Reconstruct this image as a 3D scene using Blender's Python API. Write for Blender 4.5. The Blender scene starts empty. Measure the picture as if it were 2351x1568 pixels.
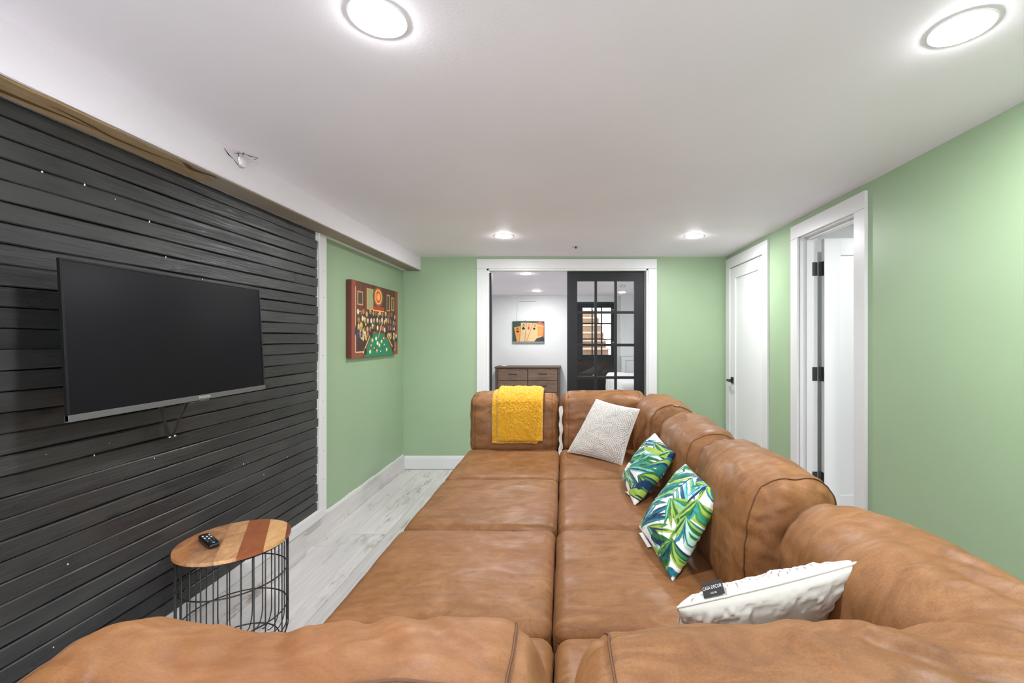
import bpy, bmesh, math, random
import numpy as np
from mathutils import Vector, Matrix

random.seed(7)
rng = np.random.default_rng(7)
scene = bpy.context.scene
COL = scene.collection
PI = math.pi

# ---------------------------------------------------------------- camera
F = 1010.0
CAM = (0.0, 0.0, 1.35)
cd = bpy.data.cameras.new('camera')
cd.sensor_width = 36.0
cd.lens = F / 2351 * 36.0
cd.shift_x = -(1293 - 1175.5) / 2351
cd.shift_y = -(784 - 776) / 2351
cd.clip_start = 0.02
cd.clip_end = 60
cam = bpy.data.objects.new('camera', cd)
cam.location = CAM
cam.rotation_euler = (PI / 2, 0, 0)
COL.objects.link(cam)
scene.camera = cam

# ---------------------------------------------------------------- light & exposure
LAMP = 200.0            # radiance of the ceiling lamps' lenses
WORLD = 3.9
w = bpy.data.worlds.new('world')
scene.world = w
w.use_nodes = True
w.node_tree.nodes['Background'].inputs[0].default_value = (0.90, 0.96, 1.0, 1)
w.node_tree.nodes['Background'].inputs[1].default_value = WORLD
vs = scene.view_settings
vs.view_transform = 'Standard'
vs.look = 'None'
vs.gamma = 1.0
vs.use_curve_mapping = False
vs.exposure = 1.32


# ---------------------------------------------------------------- helpers
def lin(c):
    return tuple(((v / 255) / 12.92 if v / 255 <= 0.04045 else ((v / 255 + 0.055) / 1.055) ** 2.4) for v in c)


def tag(o, label=None, cat=None, group=None, kind=None):
    if label: o['label'] = label
    if cat: o['category'] = cat
    if group: o['group'] = group
    if kind: o['kind'] = kind
    return o


def empty(name, loc=(0, 0, 0), rz=0.0, parent=None):
    o = bpy.data.objects.new(name, None)
    o.empty_display_size = 0.1
    COL.objects.link(o)
    o.location = loc
    o.rotation_euler = (0, 0, rz)
    if parent: o.parent = parent
    return o


def origin(parent):
    """World offset of a parent chain made of unrotated empties (parts are given in world coordinates)."""
    v = Vector((0, 0, 0))
    while parent is not None:
        v += parent.location
        parent = parent.parent
    return v


def link(name, me, mat=None, parent=None, local=False, smooth=False):
    o = bpy.data.objects.new(name, me)
    if mat is not None and not me.materials: me.materials.append(mat)
    if smooth:
        me.polygons.foreach_set('use_smooth', [True] * len(me.polygons))
    COL.objects.link(o)
    if parent is not None:
        o.parent = parent
        if not local:
            o.location = -origin(parent)
    return o


def from_arrays(name, V, Fc, mat=None, parent=None, smooth=True, local=False):
    me = bpy.data.meshes.new(name)
    me.from_pydata([tuple(v) for v in np.asarray(V).tolist()], [], [tuple(f) for f in Fc])
    me.update()
    return link(name, me, mat, parent, local, smooth)


def bm_obj(name, bm, mat=None, parent=None, smooth=False, local=False):
    bmesh.ops.recalc_face_normals(bm, faces=bm.faces[:])
    me = bpy.data.meshes.new(name)
    bm.to_mesh(me)
    bm.free()
    return link(name, me, mat, parent, local, smooth)


def add_box(bm, x0, x1, y0, y1, z0, z1, bev=0.0):
    b2 = bmesh.new()
    bmesh.ops.create_cube(b2, size=1.0)
    for v in b2.verts:
        v.co = Vector(((x0 + x1) / 2 + v.co.x * (x1 - x0), (y0 + y1) / 2 + v.co.y * (y1 - y0), (z0 + z1) / 2 + v.co.z * (z1 - z0)))
    if bev > 0:
        bmesh.ops.bevel(b2, geom=b2.edges[:], offset=bev, segments=2, affect='EDGES', profile=0.6)
    tmp = bpy.data.meshes.new('tmp')
    b2.to_mesh(tmp)
    b2.free()
    bm.from_mesh(tmp)
    bpy.data.meshes.remove(tmp)


def box(name, x0, x1, y0, y1, z0, z1, mat, parent=None, bev=0.0, local=False):
    bm = bmesh.new()
    add_box(bm, x0, x1, y0, y1, z0, z1, bev)
    return bm_obj(name, bm, mat, parent, local=local)


def boxes(name, lst, mat, parent=None, bev=0.0, local=False):
    bm = bmesh.new()
    for b in lst: add_box(bm, *b, bev)
    return bm_obj(name, bm, mat, parent, local=local)


def add_tube(bm, pts, r, seg=8, closed=False, flat=None):
    pts = [Vector(p) for p in pts]
    n = len(pts)
    rings = []
    up = None
    for i in range(n):
        a = pts[(i - 1) % n] if (closed or i > 0) else pts[i]
        b = pts[(i + 1) % n] if (closed or i < n - 1) else pts[i]
        t = (b - a).normalized()
        if up is None:
            up = Vector((0, 0, 1)) if abs(t.z) < 0.9 else Vector((1, 0, 0))
        s = t.cross(up)
        if s.length < 1e-6: s = t.orthogonal()
        s.normalize()
        u = s.cross(t).normalized()
        up = u
        rr = r[i] if isinstance(r, (list, tuple)) else r
        k2 = flat if flat else 1.0
        rings.append([bm.verts.new(pts[i] + s * (math.cos(k / seg * 2 * PI) * rr) + u * (math.sin(k / seg * 2 * PI) * rr * k2)) for k in range(seg)])
    m = n if closed else n - 1
    for i in range(m):
        A, B = rings[i], rings[(i + 1) % n]
        for k in range(seg):
            bm.faces.new((A[k], A[(k + 1) % seg], B[(k + 1) % seg], B[k]))
    if not closed:
        bm.faces.new(rings[0][::-1])
        bm.faces.new(rings[-1])


def tube(name, pts, r, mat, parent=None, seg=8, closed=False, flat=None, local=False):
    bm = bmesh.new()
    add_tube(bm, pts, r, seg, closed, flat)
    return bm_obj(name, bm, mat, parent, smooth=True, local=local)


def lathe(name, prof, mat, parent=None, seg=32, loc=(0, 0, 0), local=False, smooth=True):
    """prof: list of (r, z); closes at r = 0."""
    bm = bmesh.new()
    rows = []
    for r, z in prof:
        if r < 1e-6: rows.append([bm.verts.new((loc[0], loc[1], loc[2] + z))])
        else: rows.append([bm.verts.new((loc[0] + r * math.cos(k / seg * 2 * PI), loc[1] + r * math.sin(k / seg * 2 * PI), loc[2] + z)) for k in range(seg)])
    for A, B in zip(rows, rows[1:]):
        for k in range(seg):
            k2 = (k + 1) % seg
            if len(A) == 1 and len(B) == 1: continue
            if len(A) == 1: bm.faces.new((A[0], B[k], B[k2]))
            elif len(B) == 1: bm.faces.new((A[k], A[k2], B[0]))
            else: bm.faces.new((A[k], A[k2], B[k2], B[k]))
    return bm_obj(name, bm, mat, parent, smooth=smooth, local=local)


def prism(name, poly, z0, z1, mat, parent=None, M=None, local=False, bev=0):
    """extrude a polygon in xy from z0 to z1, then transform by M."""
    bm = bmesh.new()
    a = [bm.verts.new((p[0], p[1], z0)) for p in poly]
    b = [bm.verts.new((p[0], p[1], z1)) for p in poly]
    n = len(poly)
    bm.faces.new(a[::-1])
    bm.faces.new(b)
    for i in range(n):
        bm.faces.new((a[i], a[(i + 1) % n], b[(i + 1) % n], b[i]))
    if bev: bmesh.ops.bevel(bm, geom=bm.edges[:], offset=bev, segments=2, affect='EDGES')
    if M is not None: bm.transform(M)
    return bm_obj(name, bm, mat, parent, local=local)


def text_obj(name, body, size, mat, M, parent=None, extrude=0.0004, align='CENTER', sx=1.0, local=False):
    cu = bpy.data.curves.new(name, 'FONT')
    cu.body = body
    cu.size = size
    cu.align_x = align
    cu.align_y = 'CENTER'
    cu.extrude = extrude
    cu.resolution_u = 2
    to = bpy.data.objects.new('tmp_text', cu)
    COL.objects.link(to)
    dg = bpy.context.evaluated_depsgraph_get()
    dg.update()
    me = bpy.data.meshes.new_from_object(to.evaluated_get(dg))
    bpy.data.objects.remove(to)
    bpy.data.curves.remove(cu)
    me.transform(M @ Matrix.Diagonal((sx, 1, 1, 1)))
    me.materials.clear()
    return link(name, me, mat, parent, local)


# value noise ---------------------------------------------------------------
def _hash(ix, iy, iz, seed):
    h = (ix.astype(np.int64) * 374761393 + iy.astype(np.int64) * 668265263 + iz.astype(np.int64) * 2147483647 + seed * 974711) & 0xffffffff
    h = ((h ^ (h >> 13)) * 1274126177) & 0xffffffff
    h = h ^ (h >> 16)
    return (h & 0xffff) / 32767.5 - 1.0


def vnoise(P, seed=0):
    P = np.asarray(P, float)
    i = np.floor(P)
    f = P - i
    f = f * f * f * (f * (f * 6 - 15) + 10)
    ix, iy, iz = i[:, 0], i[:, 1], i[:, 2]
    r = 0
    for dx in (0, 1):
        wx = f[:, 0] if dx else 1 - f[:, 0]
        for dy in (0, 1):
            wy = f[:, 1] if dy else 1 - f[:, 1]
            for dz in (0, 1):
                wz = f[:, 2] if dz else 1 - f[:, 2]
                r = r + wx * wy * wz * _hash(ix + dx, iy + dy, iz + dz, seed)
    return r


def fbm(P, seed=0, oct=3):
    r, a, s = 0, 1.0, 1.0
    for k in range(oct):
        r = r + a * vnoise(np.asarray(P) * s + 13.7 * k, seed + k)
        a *= 0.5
        s *= 2.03
    return r


def ridge(P, seed=0):
    return 1 - np.abs(vnoise(P, seed)) * 2


# ---------------------------------------------------------------- materials
def mat(name, base=(128, 128, 128), rough=0.6, spec=0.5, metal=0.0, emit=None, strength=0.0, sheen=0.0, linear=None):
    m = bpy.data.materials.new(name)
    m.use_nodes = True
    b = m.node_tree.nodes['Principled BSDF']
    c = linear if linear else lin(base)
    b.inputs['Base Color'].default_value = (*c, 1)
    b.inputs['Roughness'].default_value = rough
    b.inputs['Specular IOR Level'].default_value = spec
    b.inputs['Metallic'].default_value = metal
    if sheen:
        b.inputs['Sheen Weight'].default_value = sheen
        b.inputs['Sheen Roughness'].default_value = 0.5
    if emit:
        b.inputs['Emission Color'].default_value = (*lin(emit), 1)
        b.inputs['Emission Strength'].default_value = strength
    return m


class NT:
    def __init__(s, m):
        s.m, s.t = m, m.node_tree
        s.b = s.t.nodes['Principled BSDF']
        s.tc = s.t.nodes.new('ShaderNodeTexCoord')

    def n(s, typ, **kw):
        nd = s.t.nodes.new(typ)
        for k, v in kw.items():
            if k in nd.inputs: nd.inputs[k].default_value = v
            else: setattr(nd, k, v)
        return nd

    def l(s, a, b): s.t.links.new(a, b)

    def coords(s, scale=(1, 1, 1), rnd=False, kind='Object', rot=(0, 0, 0)):
        mp = s.n('ShaderNodeMapping')
        mp.inputs['Scale'].default_value = scale
        mp.inputs['Rotation'].default_value = rot
        src = s.tc.outputs[kind]
        if rnd:
            oi = s.n('ShaderNodeObjectInfo')
            ml = s.n('ShaderNodeMath', operation='MULTIPLY')
            ml.inputs[1].default_value = 37.0
            s.l(oi.outputs['Random'], ml.inputs[0])
            ad = s.n('ShaderNodeVectorMath', operation='ADD')
            s.l(src, ad.inputs[0])
            s.l(ml.outputs[0], ad.inputs[1])
            src = ad.outputs[0]
        s.l(src, mp.inputs['Vector'])
        return mp.outputs[0]

    def noise(s, vec, scale, detail=3, rough=0.55, dist=0.0):
        nd = s.n('ShaderNodeTexNoise')
        nd.inputs['Scale'].default_value = scale
        nd.inputs['Detail'].default_value = detail
        nd.inputs['Roughness'].default_value = rough
        nd.inputs['Distortion'].default_value = dist
        s.l(vec, nd.inputs['Vector'])
        return nd.outputs['Fac']

    def ramp(s, fac, stops):
        r = s.n('ShaderNodeValToRGB')
        e = r.color_ramp.elements
        while len(e) > 1: e.remove(e[-1])
        for i, (p, c) in enumerate(stops):
            el = e[0] if i == 0 else e.new(p)
            el.position = p
            el.color = (*c, 1) if len(c) == 3 else c
        s.l(fac, r.inputs[0])
        return r.outputs[0]

    def mix(s, fac, a, b, blend='MIX'):
        mx = s.n('ShaderNodeMix', data_type='RGBA', blend_type=blend)
        for sock, v in ((0, fac), (6, a), (7, b)):
            if hasattr(v, 'is_linked'): s.l(v, mx.inputs[sock])
            else: mx.inputs[sock].default_value = v if sock == 0 else (*v, 1)
        return mx.outputs[2]

    def bump(s, h, strength=0.2, dist=0.01, prev=None):
        b = s.n('ShaderNodeBump')
        b.inputs['Strength'].default_value = strength
        b.inputs['Distance'].default_value = dist
        s.l(h, b.inputs['Height'])
        if prev is not None: s.l(prev, b.inputs['Normal'])
        return b.outputs[0]

    def out(s, color=None, rough=None, normal=None):
        if color is not None: s.l(color, s.b.inputs['Base Color'])
        if rough is not None: s.l(rough, s.b.inputs['Roughness'])
        if normal is not None: s.l(normal, s.b.inputs['Normal'])


G0, G1, G2 = (0, 0, 0), (.5, .5, .5), (1, 1, 1)


def gray(v): return (v, v, v)


# painted walls
def paint(name, rgb, rough=0.45, spec=0.4, var=0.03):
    m = mat(name, rgb, rough, spec)
    t = NT(m)
    c = t.coords()
    a, b = lin(rgb), lin(tuple(min(255, v * (1 - var)) for v in rgb))
    t.out(t.ramp(t.noise(c, 1.3, 4), [(0.35, b), (0.65, a)]), normal=t.bump(t.noise(c, 140, 3), 0.08, 0.004))
    return m


M_green = paint('green_paint', (152, 175, 141), 0.42, 0.45)
M_white_wall = paint('white_paint', (226, 227, 226), 0.5)
M_ceil = paint('ceiling_paint', (236, 231, 238), 0.6, 0.3, 0.02)
M_trim = paint('white_trim', (214, 214, 214), 0.35, 0.5, 0.015)
M_door = paint('white_door', (220, 221, 221), 0.35, 0.5, 0.01)
M_black_metal = mat('black_metal', (26, 26, 26), 0.45, 0.5)
M_hinge = mat('hinge_black', (40, 40, 41), 0.4, 0.5)
M_blackdoor = mat('black_door_paint', (30, 30, 33), 0.5, 0.3)
M_chrome = mat('chrome', (210, 210, 210), 0.15, 0.5, 1.0)
M_white_plastic = mat('white_plastic', (235, 236, 232), 0.4)
M_dark_gap = mat('dark_gap', (12, 12, 12), 0.9)

# lamp lens and trim
M_lens = mat('lamp_lens', (255, 255, 255), 0.5, emit=(250, 251, 254), strength=LAMP)
M_lamptrim = mat('lamp_trim', (240, 240, 240), 0.4)


# leather / nubuck
def nubuck():
    m = mat('brown_nubuck', (134, 88, 51), 0.6, 0.28)
    t = NT(m)
    c = t.coords((1, 1, 1), rnd=True)
    cs = t.coords((1.0, 2.3, 1.5), rnd=True, rot=(0, 0, 0.5))
    big = t.noise(c, 2.6, 5, 0.6, 1.2)
    brush = t.noise(cs, 6.5, 5, 0.62, 1.8)
    col = t.ramp(big, [(0.3, lin((108, 70, 38))), (0.5, lin((131, 89, 53))), (0.72, lin((150, 107, 68)))])
    col2 = t.ramp(brush, [(0.34, lin((106, 69, 39))), (0.52, lin((138, 95, 58))), (0.72, lin((162, 121, 82)))])
    mx = t.mix(0.45, col, col2)
    fine = t.noise(c, 260, 2)
    mx = t.mix(0.25, mx, t.ramp(fine, [(0.3, gray(0.25)), (0.7, gray(0.85))]), 'SOFT_LIGHT')
    pink = t.mix(t.ramp(t.noise(c, 1.7, 3), [(0.45, G0), (0.75, gray(.5))]), mx, lin((144, 95, 67)))
    rg = t.ramp(t.noise(cs, 4.0, 4, 0.6, 1.0), [(0.35, gray(0.34)), (0.6, gray(0.62))])
    nb = t.bump(t.noise(c, 420, 3, 0.7), 0.22, 0.0015)
    nb = t.bump(t.noise(cs, 28, 4, 0.6, 0.8), 0.10, 0.006, nb)
    t.out(pink, rg, nb)
    return m


M_sofa = nubuck()
M_seam = mat('seam_thread', (100, 66, 42), 0.7)
M_foot = mat('sofa_foot', (20, 18, 17), 0.5)
M_liner = mat('white_liner', (214, 212, 206), 0.8)


# black planks
def blackwood():
    m = mat('black_stained_wood', (44, 44, 44), 0.45, 0.5)
    t = NT(m)
    g = t.coords((1, 0.06, 1), rnd=True)
    k = t.coords((1, 0.45, 1), rnd=True)
    grain = t.noise(g, 60, 5, 0.65, 2.0)
    vor = t.n('ShaderNodeTexVoronoi')
    vor.inputs['Scale'].default_value = 6.5
    t.l(k, vor.inputs['Vector'])
    knot = t.ramp(vor.outputs['Distance'], [(0.04, G2), (0.14, G0)])
    big = t.noise(k, 4.0, 4)
    col = t.ramp(grain, [(0.3, lin((24, 24, 26))), (0.7, lin((46, 46, 47)))])
    col = t.mix(t.ramp(big, [(0.42, G0), (0.68, gray(.8))]), col, lin((66, 66, 65)))
    oi2 = t.n('ShaderNodeObjectInfo')
    col = t.mix(t.ramp(oi2.outputs['Random'], [(0.0, G0), (1.0, gray(.35))]), col, lin((60, 60, 60)))
    col = t.mix(knot, col, lin((24, 24, 25)))
    # pale scuffs
    sc = t.noise(t.coords((6, 1.2, 6), rnd=True), 16, 5, 0.7)
    col = t.mix(t.ramp(sc, [(0.74, G0), (0.79, gray(.35))]), col, lin((165, 165, 160)))
    rg = t.ramp(t.noise(k, 9, 3), [(0.3, gray(0.26)), (0.7, gray(0.46))])
    nb = t.bump(grain, 0.6, 0.003)
    nb = t.bump(knot, 0.6, 0.003, nb)
    nb = t.bump(big, 0.5, 0.006, nb)
    t.out(col, rg, nb)
    return m


M_plank = blackwood()
M_caulk = mat('white_caulk', (214, 214, 210), 0.7)
M_speck = mat('white_speck', (225, 225, 222), 0.7)


# distressed whitewashed vinyl
def whitewash():
    m = mat('whitewashed_plank', (205, 202, 200), 0.5, 0.4)
    t = NT(m)
    c = t.coords((1, 0.22, 1), rnd=True)
    g = t.coords((1, 0.05, 1), rnd=True)
    base = t.ramp(t.noise(c, 3.5, 4), [(0.3, lin((196, 191, 189))), (0.7, lin((216, 214, 212)))])
    base = t.mix(0.5, base, t.ramp(t.noise(g, 45, 4, 0.6), [(0.3, lin((188, 184, 181))), (0.7, lin((220, 218, 216)))]))
    big = t.noise(c, 4.5, 5, 0.7)
    fine = t.noise(c, 38, 6, 0.75)
    am = t.n('ShaderNodeMath', operation='MULTIPLY')
    t.l(t.ramp(big, [(0.54, G0), (0.66, G2)]), am.inputs[0])
    t.l(t.ramp(fine, [(0.45, G0), (0.62, G2)]), am.inputs[1])
    col = t.mix(am.outputs[0], base, lin((136, 124, 108)))
    am2 = t.n('ShaderNodeMath', operation='MULTIPLY')
    t.l(t.ramp(t.noise(c, 9, 5, 0.7), [(0.60, G0), (0.68, G2)]), am2.inputs[0])
    t.l(t.ramp(t.noise(c, 70, 5, 0.75), [(0.52, G0), (0.6, G2)]), am2.inputs[1])
    col = t.mix(am2.outputs[0], col, lin((96, 84, 70)))
    t.out(col, normal=t.bump(t.noise(g, 45, 4), 0.1, 0.002))
    return m


M_floor = whitewash()


def woodmat(name, dark, light, scale=(1, 1, 1), rot=0.0, rough=0.4, rings=10, dist=4, kind='Object'):
    m = mat(name, dark, rough, 0.5)
    t = NT(m)
    c = t.coords(scale, rnd=True, rot=(0, 0, rot), kind=kind)
    n1 = t.noise(c, rings, 5, 0.6, dist)
    n2 = t.noise(c, rings * 7, 4, 0.6, 1)
    col = t.ramp(n1, [(0.32, lin(dark)), (0.68, lin(light))])
    col = t.mix(0.35, col, t.ramp(n2, [(0.3, lin(dark)), (0.7, lin(light))]))
    t.out(col, normal=t.bump(n2, 0.08, 0.001))
    return m


M_rawboard = woodmat('raw_board', (128, 100, 66), (178, 154, 118), (1, 0.15, 1), rough=0.8, rings=7, dist=1.5)
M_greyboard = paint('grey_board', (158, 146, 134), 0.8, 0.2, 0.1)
M_dresser = woodmat('brown_dresser_wood', (92, 72, 58), (140, 114, 94), (0.12, 1, 1), rough=0.55, rings=26, dist=1.0)
M_dresser_d = woodmat('dark_dresser_frame', (70, 55, 46), (104, 84, 70), (0.3, 1, 1), rough=0.55, rings=26, dist=1.0)


def attr_mat(name, rough=0.7, sheen=0.0, bump=0.0, bscale=500, spec=0.3):
    m = mat(name, (200, 200, 200), rough, spec, sheen=sheen)
    t = NT(m)
    a = t.n('ShaderNodeAttribute')
    a.attribute_name = 'paint'
    t.out(a.outputs['Color'], normal=t.bump(t.noise(t.coords(), bscale, 3), bump, 0.002) if bump else None)
    return m


M_print = attr_mat('printed_cotton', 0.75, 0.05, 0.15)
M_canvas = attr_mat('printed_canvas', 0.45, 0, 0.06, 700, 0.5)
M_glass = bpy.data.materials.new('pane_glass')
M_glass.use_nodes = True
_t = M_glass.node_tree
_t.nodes.clear()
_o = _t.nodes.new('ShaderNodeOutputMaterial')
_mx = _t.nodes.new('ShaderNodeMixShader')
_tr = _t.nodes.new('ShaderNodeBsdfTransparent')
_tr.inputs[0].default_value = (0.93, 0.95, 0.94, 1)
_gl = _t.nodes.new('ShaderNodeBsdfGlossy')
_gl.inputs['Roughness'].default_value = 0.02
_fr = _t.nodes.new('ShaderNodeFresnel')
_fr.inputs[0].default_value = 1.6
_t.links.new(_fr.outputs[0], _mx.inputs[0])
_t.links.new(_tr.outputs[0], _mx.inputs[1])
_t.links.new(_gl.outputs[0], _mx.inputs[2])
_t.links.new(_mx.outputs[0], _o.inputs[0])

# ---------------------------------------------------------------- the setting
CZ = 2.184          # ceiling height
LX = -1.65          # left wall
FY = 4.53           # far wall
RX = 1.677          # right wall at the far corner
RA = -0.0183        # its slight turn
PX = -1.60          # face of the black panelling

# floor with planks
fl = box('floor', -2.2, 3.6, -1.6, 12.0, -0.06, -0.012, mat('subfloor', (120, 116, 110), 0.8))
tag(fl, 'whitewashed wood look plank floor', kind='structure')
PW = 0.235
plank_mesh = {}
for ci in range(14):
    x0 = -1.683 + ci * PW
    x1 = x0 + PW - 0.0016
    y = -1.7 - random.random() * 1.0
    while y < FY + 0.05:
        L = 1.22
        a, b = max(y, -1.6), min(y + L - 0.0016, FY + 0.10)
        if b - a > 0.05:
            o = box('plank', x0, x1, a, b, -0.012, 0.0, M_floor, fl, bev=0.0012)
        y += L
ff = box('floor', -1.65, 3.5, FY + 0.1, 8.72, -0.012, 0.0, M_floor)
tag(ff, 'whitewashed floor of the bedroom beyond the doorway', kind='structure')
bf = box('floor', 1.70, 3.4, 1.2, 4.45, -0.010, 0.006, mat('bath_floor', (225, 225, 224), 0.4))
tag(bf, 'white floor inside the room behind the open door', kind='structure')

# ceiling
ce = box('ceiling', -1.8, 3.5, -1.6, 8.85, CZ, CZ + 0.1, M_ceil)
tag(ce, 'smooth pale painted ceiling', kind='structure')

# left wall
wl = box('wall_left', LX - 0.12, LX, -1.6, FY, 0, CZ, M_green)
tag(wl, 'green left wall', kind='structure')
wrr = box('wall_rear', 0.0, 1.8, -1.72, -1.6, 0, CZ, paint('rear_paint', (120, 122, 118), 0.6))
tag(wrr, 'wall behind the viewer', kind='structure')
# far wall with the doorway
OX0, OX1, OZ = -0.785, 0.872, 2.062
wf = boxes('wall_far', [(LX - 0.1, OX0, FY, FY + 0.14, 0, CZ), (OX1, 1.75, FY, FY + 0.14, 0, CZ), (OX0, OX1, FY, FY + 0.14, OZ, CZ)], M_green)
tag(wf, 'green far wall around the wide doorway', kind='structure')
# right wall, slightly turned; local y runs along it (negative towards the camera)
D2a, D2b, D2z = -2.074, -1.46, 2.05
D1a, D1b = -0.895, -0.14
wr = boxes('wall_right', [(0, 0.12, -6.1, D2a, 0, CZ), (0, 0.12, D2b, D1a, 0, CZ), (0, 0.12, D1b, 0.1, 0, CZ),
                          (0, 0.12, D2a, D2b, D2z, CZ), (0, 0.12, D1a, D1b, 2.045, CZ)], M_green)
wr.location = (RX, FY, 0)
wr.rotation_euler = (0, 0, RA)
tag(wr, 'green right wall with two white doors', kind='structure')

# soffit along the left wall
sof = box('trim_1', LX, -1.47, -1.6, FY, 2.045, CZ, M_ceil)
tag(sof, 'boxed white soffit beam under the ceiling along the left wall', kind='structure')
bm = bmesh.new()
n = 60
ys = np.linspace(-1.5, 1.92, n)
vin = []
for i, y in enumerate(ys):
    e = 0.004 * math.sin(i * 1.3) + 0.005 * random.uniform(-1, 1)
    xl, xr = PX + 0.0 + 0.010 * random.random(), -1.478 + min(0, e)
    if i > n - 5: xr -= (i - (n - 5)) * 0.012
    vin.append((bm.verts.new((xl, y, 2.037)), bm.verts.new((xr, y, 2.037)), bm.verts.new((xl, y, 2.045)), bm.verts.new((xr, y, 2.045))))
for A, B in zip(vin, vin[1:]):
    bm.faces.new((A[0], A[1], B[1], B[0]))
    bm.faces.new((A[2], B[2], B[3], A[3]))
    bm.faces.new((A[1], A[3], B[3], B[1]))
    bm.faces.new((A[0], B[0], B[2], A[2]))
o = bm_obj('raw_board', bm, M_rawboard, sof)
tag(o, 'unpainted brown board edge under the soffit')
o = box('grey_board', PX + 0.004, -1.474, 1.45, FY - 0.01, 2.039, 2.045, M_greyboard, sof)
tag(o, 'grey unpainted underside of the soffit')
for (ya_, yb_, x_a, w_a) in ((-0.4, 0.9, -1.56, .006), (0.75, 1.5, -1.552, .012), (1.30, 1.78, -1.530, .005), (1.72, 1.90, -1.50, .010)):
    bm = bmesh.new()
    prev = None
    for i in range(30):
        f_ = i / 29
        y_ = ya_ + (yb_ - ya_) * f_
        xx_ = x_a + 0.012 * math.sin(f_ * 7 + ya_) + random.uniform(-.001, .001)
        ww_ = w_a * math.sin(PI * min(1, f_ + .05)) + .0008
        pr_ = (bm.verts.new((xx_ - ww_, y_, 2.0366)), bm.verts.new((xx_ + ww_, y_, 2.0362)))
        if prev: bm.faces.new((prev[0], prev[1], pr_[1], pr_[0]))
        prev = pr_
    bm_obj('glue_stain', bm, mat('glue_brown', (104, 70, 36), 0.6), sof)
# corner bead: slightly proud white lip along the lower edge
tube('corner_bead', [(-1.4705, -1.6, 2.0465), (-1.4705, FY - 0.002, 2.0465)], 0.0035, M_ceil, sof, seg=6)
# torn plaster where the soffit meets the ceiling
tp = [(-1.475, 1.90, CZ - 0.004), (-1.465, 1.96, CZ - 0.006), (-1.43, 1.99, CZ - 0.003), (-1.40, 2.02, CZ - 0.006), (-1.42, 2.06, CZ - 0.003), (-1.462, 2.05, CZ - 0.012),
      (-1.466, 2.03, CZ - 0.045), (-1.466, 1.98, CZ - 0.052), (-1.466, 1.95, CZ - 0.030)]
for k, (a, b) in enumerate([((-1.464, 1.90, CZ - 0.014), (-1.464, 1.955, CZ - 0.040)), ((-1.464, 1.955, CZ - 0.012), (-1.44, 1.985, CZ - 0.004)), ((-1.44, 1.985, CZ - 0.003), (-1.41, 2.03, CZ - 0.003)),
                            ((-1.464, 1.955, CZ - 0.040), (-1.464, 1.99, CZ - 0.062)), ((-1.464, 1.99, CZ - 0.062), (-1.464, 2.025, CZ - 0.050)), ((-1.45, 1.96, CZ - 0.004), (-1.463, 1.985, CZ - 0.020)),
                            ((-1.43, 1.97, CZ - 0.003), (-1.455, 2.0, CZ - 0.005)), ((-1.41, 2.03, CZ - 0.003), (-1.44, 2.045, CZ - 0.004))]):
    A, B = Vector(a), Vector(b)
    mid = (A + B) / 2 + Vector((random.uniform(-.004, .004), 0, random.uniform(-.006, .002)))
    tube('plaster_crack', [A, mid, B], [0.0010, 0.0030 if k < 3 else 0.0018, 0.0008], M_dark_gap, sof, seg=5, flat=0.5)
bm = bmesh.new()
bmesh.ops.create_icosphere(bm, subdivisions=2, radius=1)
for v in bm.verts: v.co = Vector((-1.462 + v.co.x * 0.010, 2.005 + v.co.y * 0.028, CZ - 0.030 + v.co.z * 0.022)) + Vector((0, random.uniform(-.004, .004), random.uniform(-.004, .004)))
o = bm_obj('plaster_flap', bm, M_ceil, sof)
tag(o, 'torn flap of white plaster')

# ceiling sprinkler cap
sp = empty('sprinkler_cap', (0.115, 4.01, CZ))
tag(sp, 'small dark metal fixture on the ceiling in front of the doorway', 'fixture')
lathe('escutcheon', [(0.0, -0.003), (0.012, -0.003), (0.034, -0.006), (0.038, -0.001), (0.038, 0.0)], M_chrome, sp, seg=20, local=True)
lathe('nozzle', [(0.0, -0.018), (0.008, -0.018), (0.010, -0.004), (0.0, -0.004)], mat('bronze', (96, 80, 66), 0.4, 0.5, 0.8), sp, seg=12, local=True)


# ---------------------------------------------------------------- ceiling lamps
def lamp(x, y, label, grp=None):
    e = empty('ceiling_lamp', (x, y, CZ))
    tag(e, label, 'lamp', grp)
    lathe('trim_ring', [(0.069, -0.0015), (0.071, -0.003), (0.073, -0.0025), (0.0745, 0.0)], M_lamptrim, e, seg=40, local=True)
    prof = [(0.0, -0.0095)] + [(0.069 * math.sin(a), -0.0015 - 0.008 * math.cos(a)) for a in np.linspace(0.3, PI / 2, 6)]
    lathe('lens', prof, M_lens, e, seg=40, local=True)
    return e


lamp(-0.483, 1.148, 'round recessed ceiling lamp nearest the viewer on the left')
lamp(1.072, 1.185, 'round recessed ceiling lamp nearest the viewer above the right green wall')
lamp(-0.485, 3.60, 'round recessed ceiling lamp above the left jamb of the doorway')
lamp(1.073, 3.60, 'round recessed ceiling lamp above the right end of the far green wall')
lamp(-0.484, 5.69, 'nearer round recessed lamp in the bedroom ceiling beyond the doorway')
lamp(-0.470, 7.80, 'farther round recessed lamp in the bedroom ceiling beyond the doorway')
lamp(2.55, 2.45, 'round recessed lamp inside the room behind the open white door')

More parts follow.
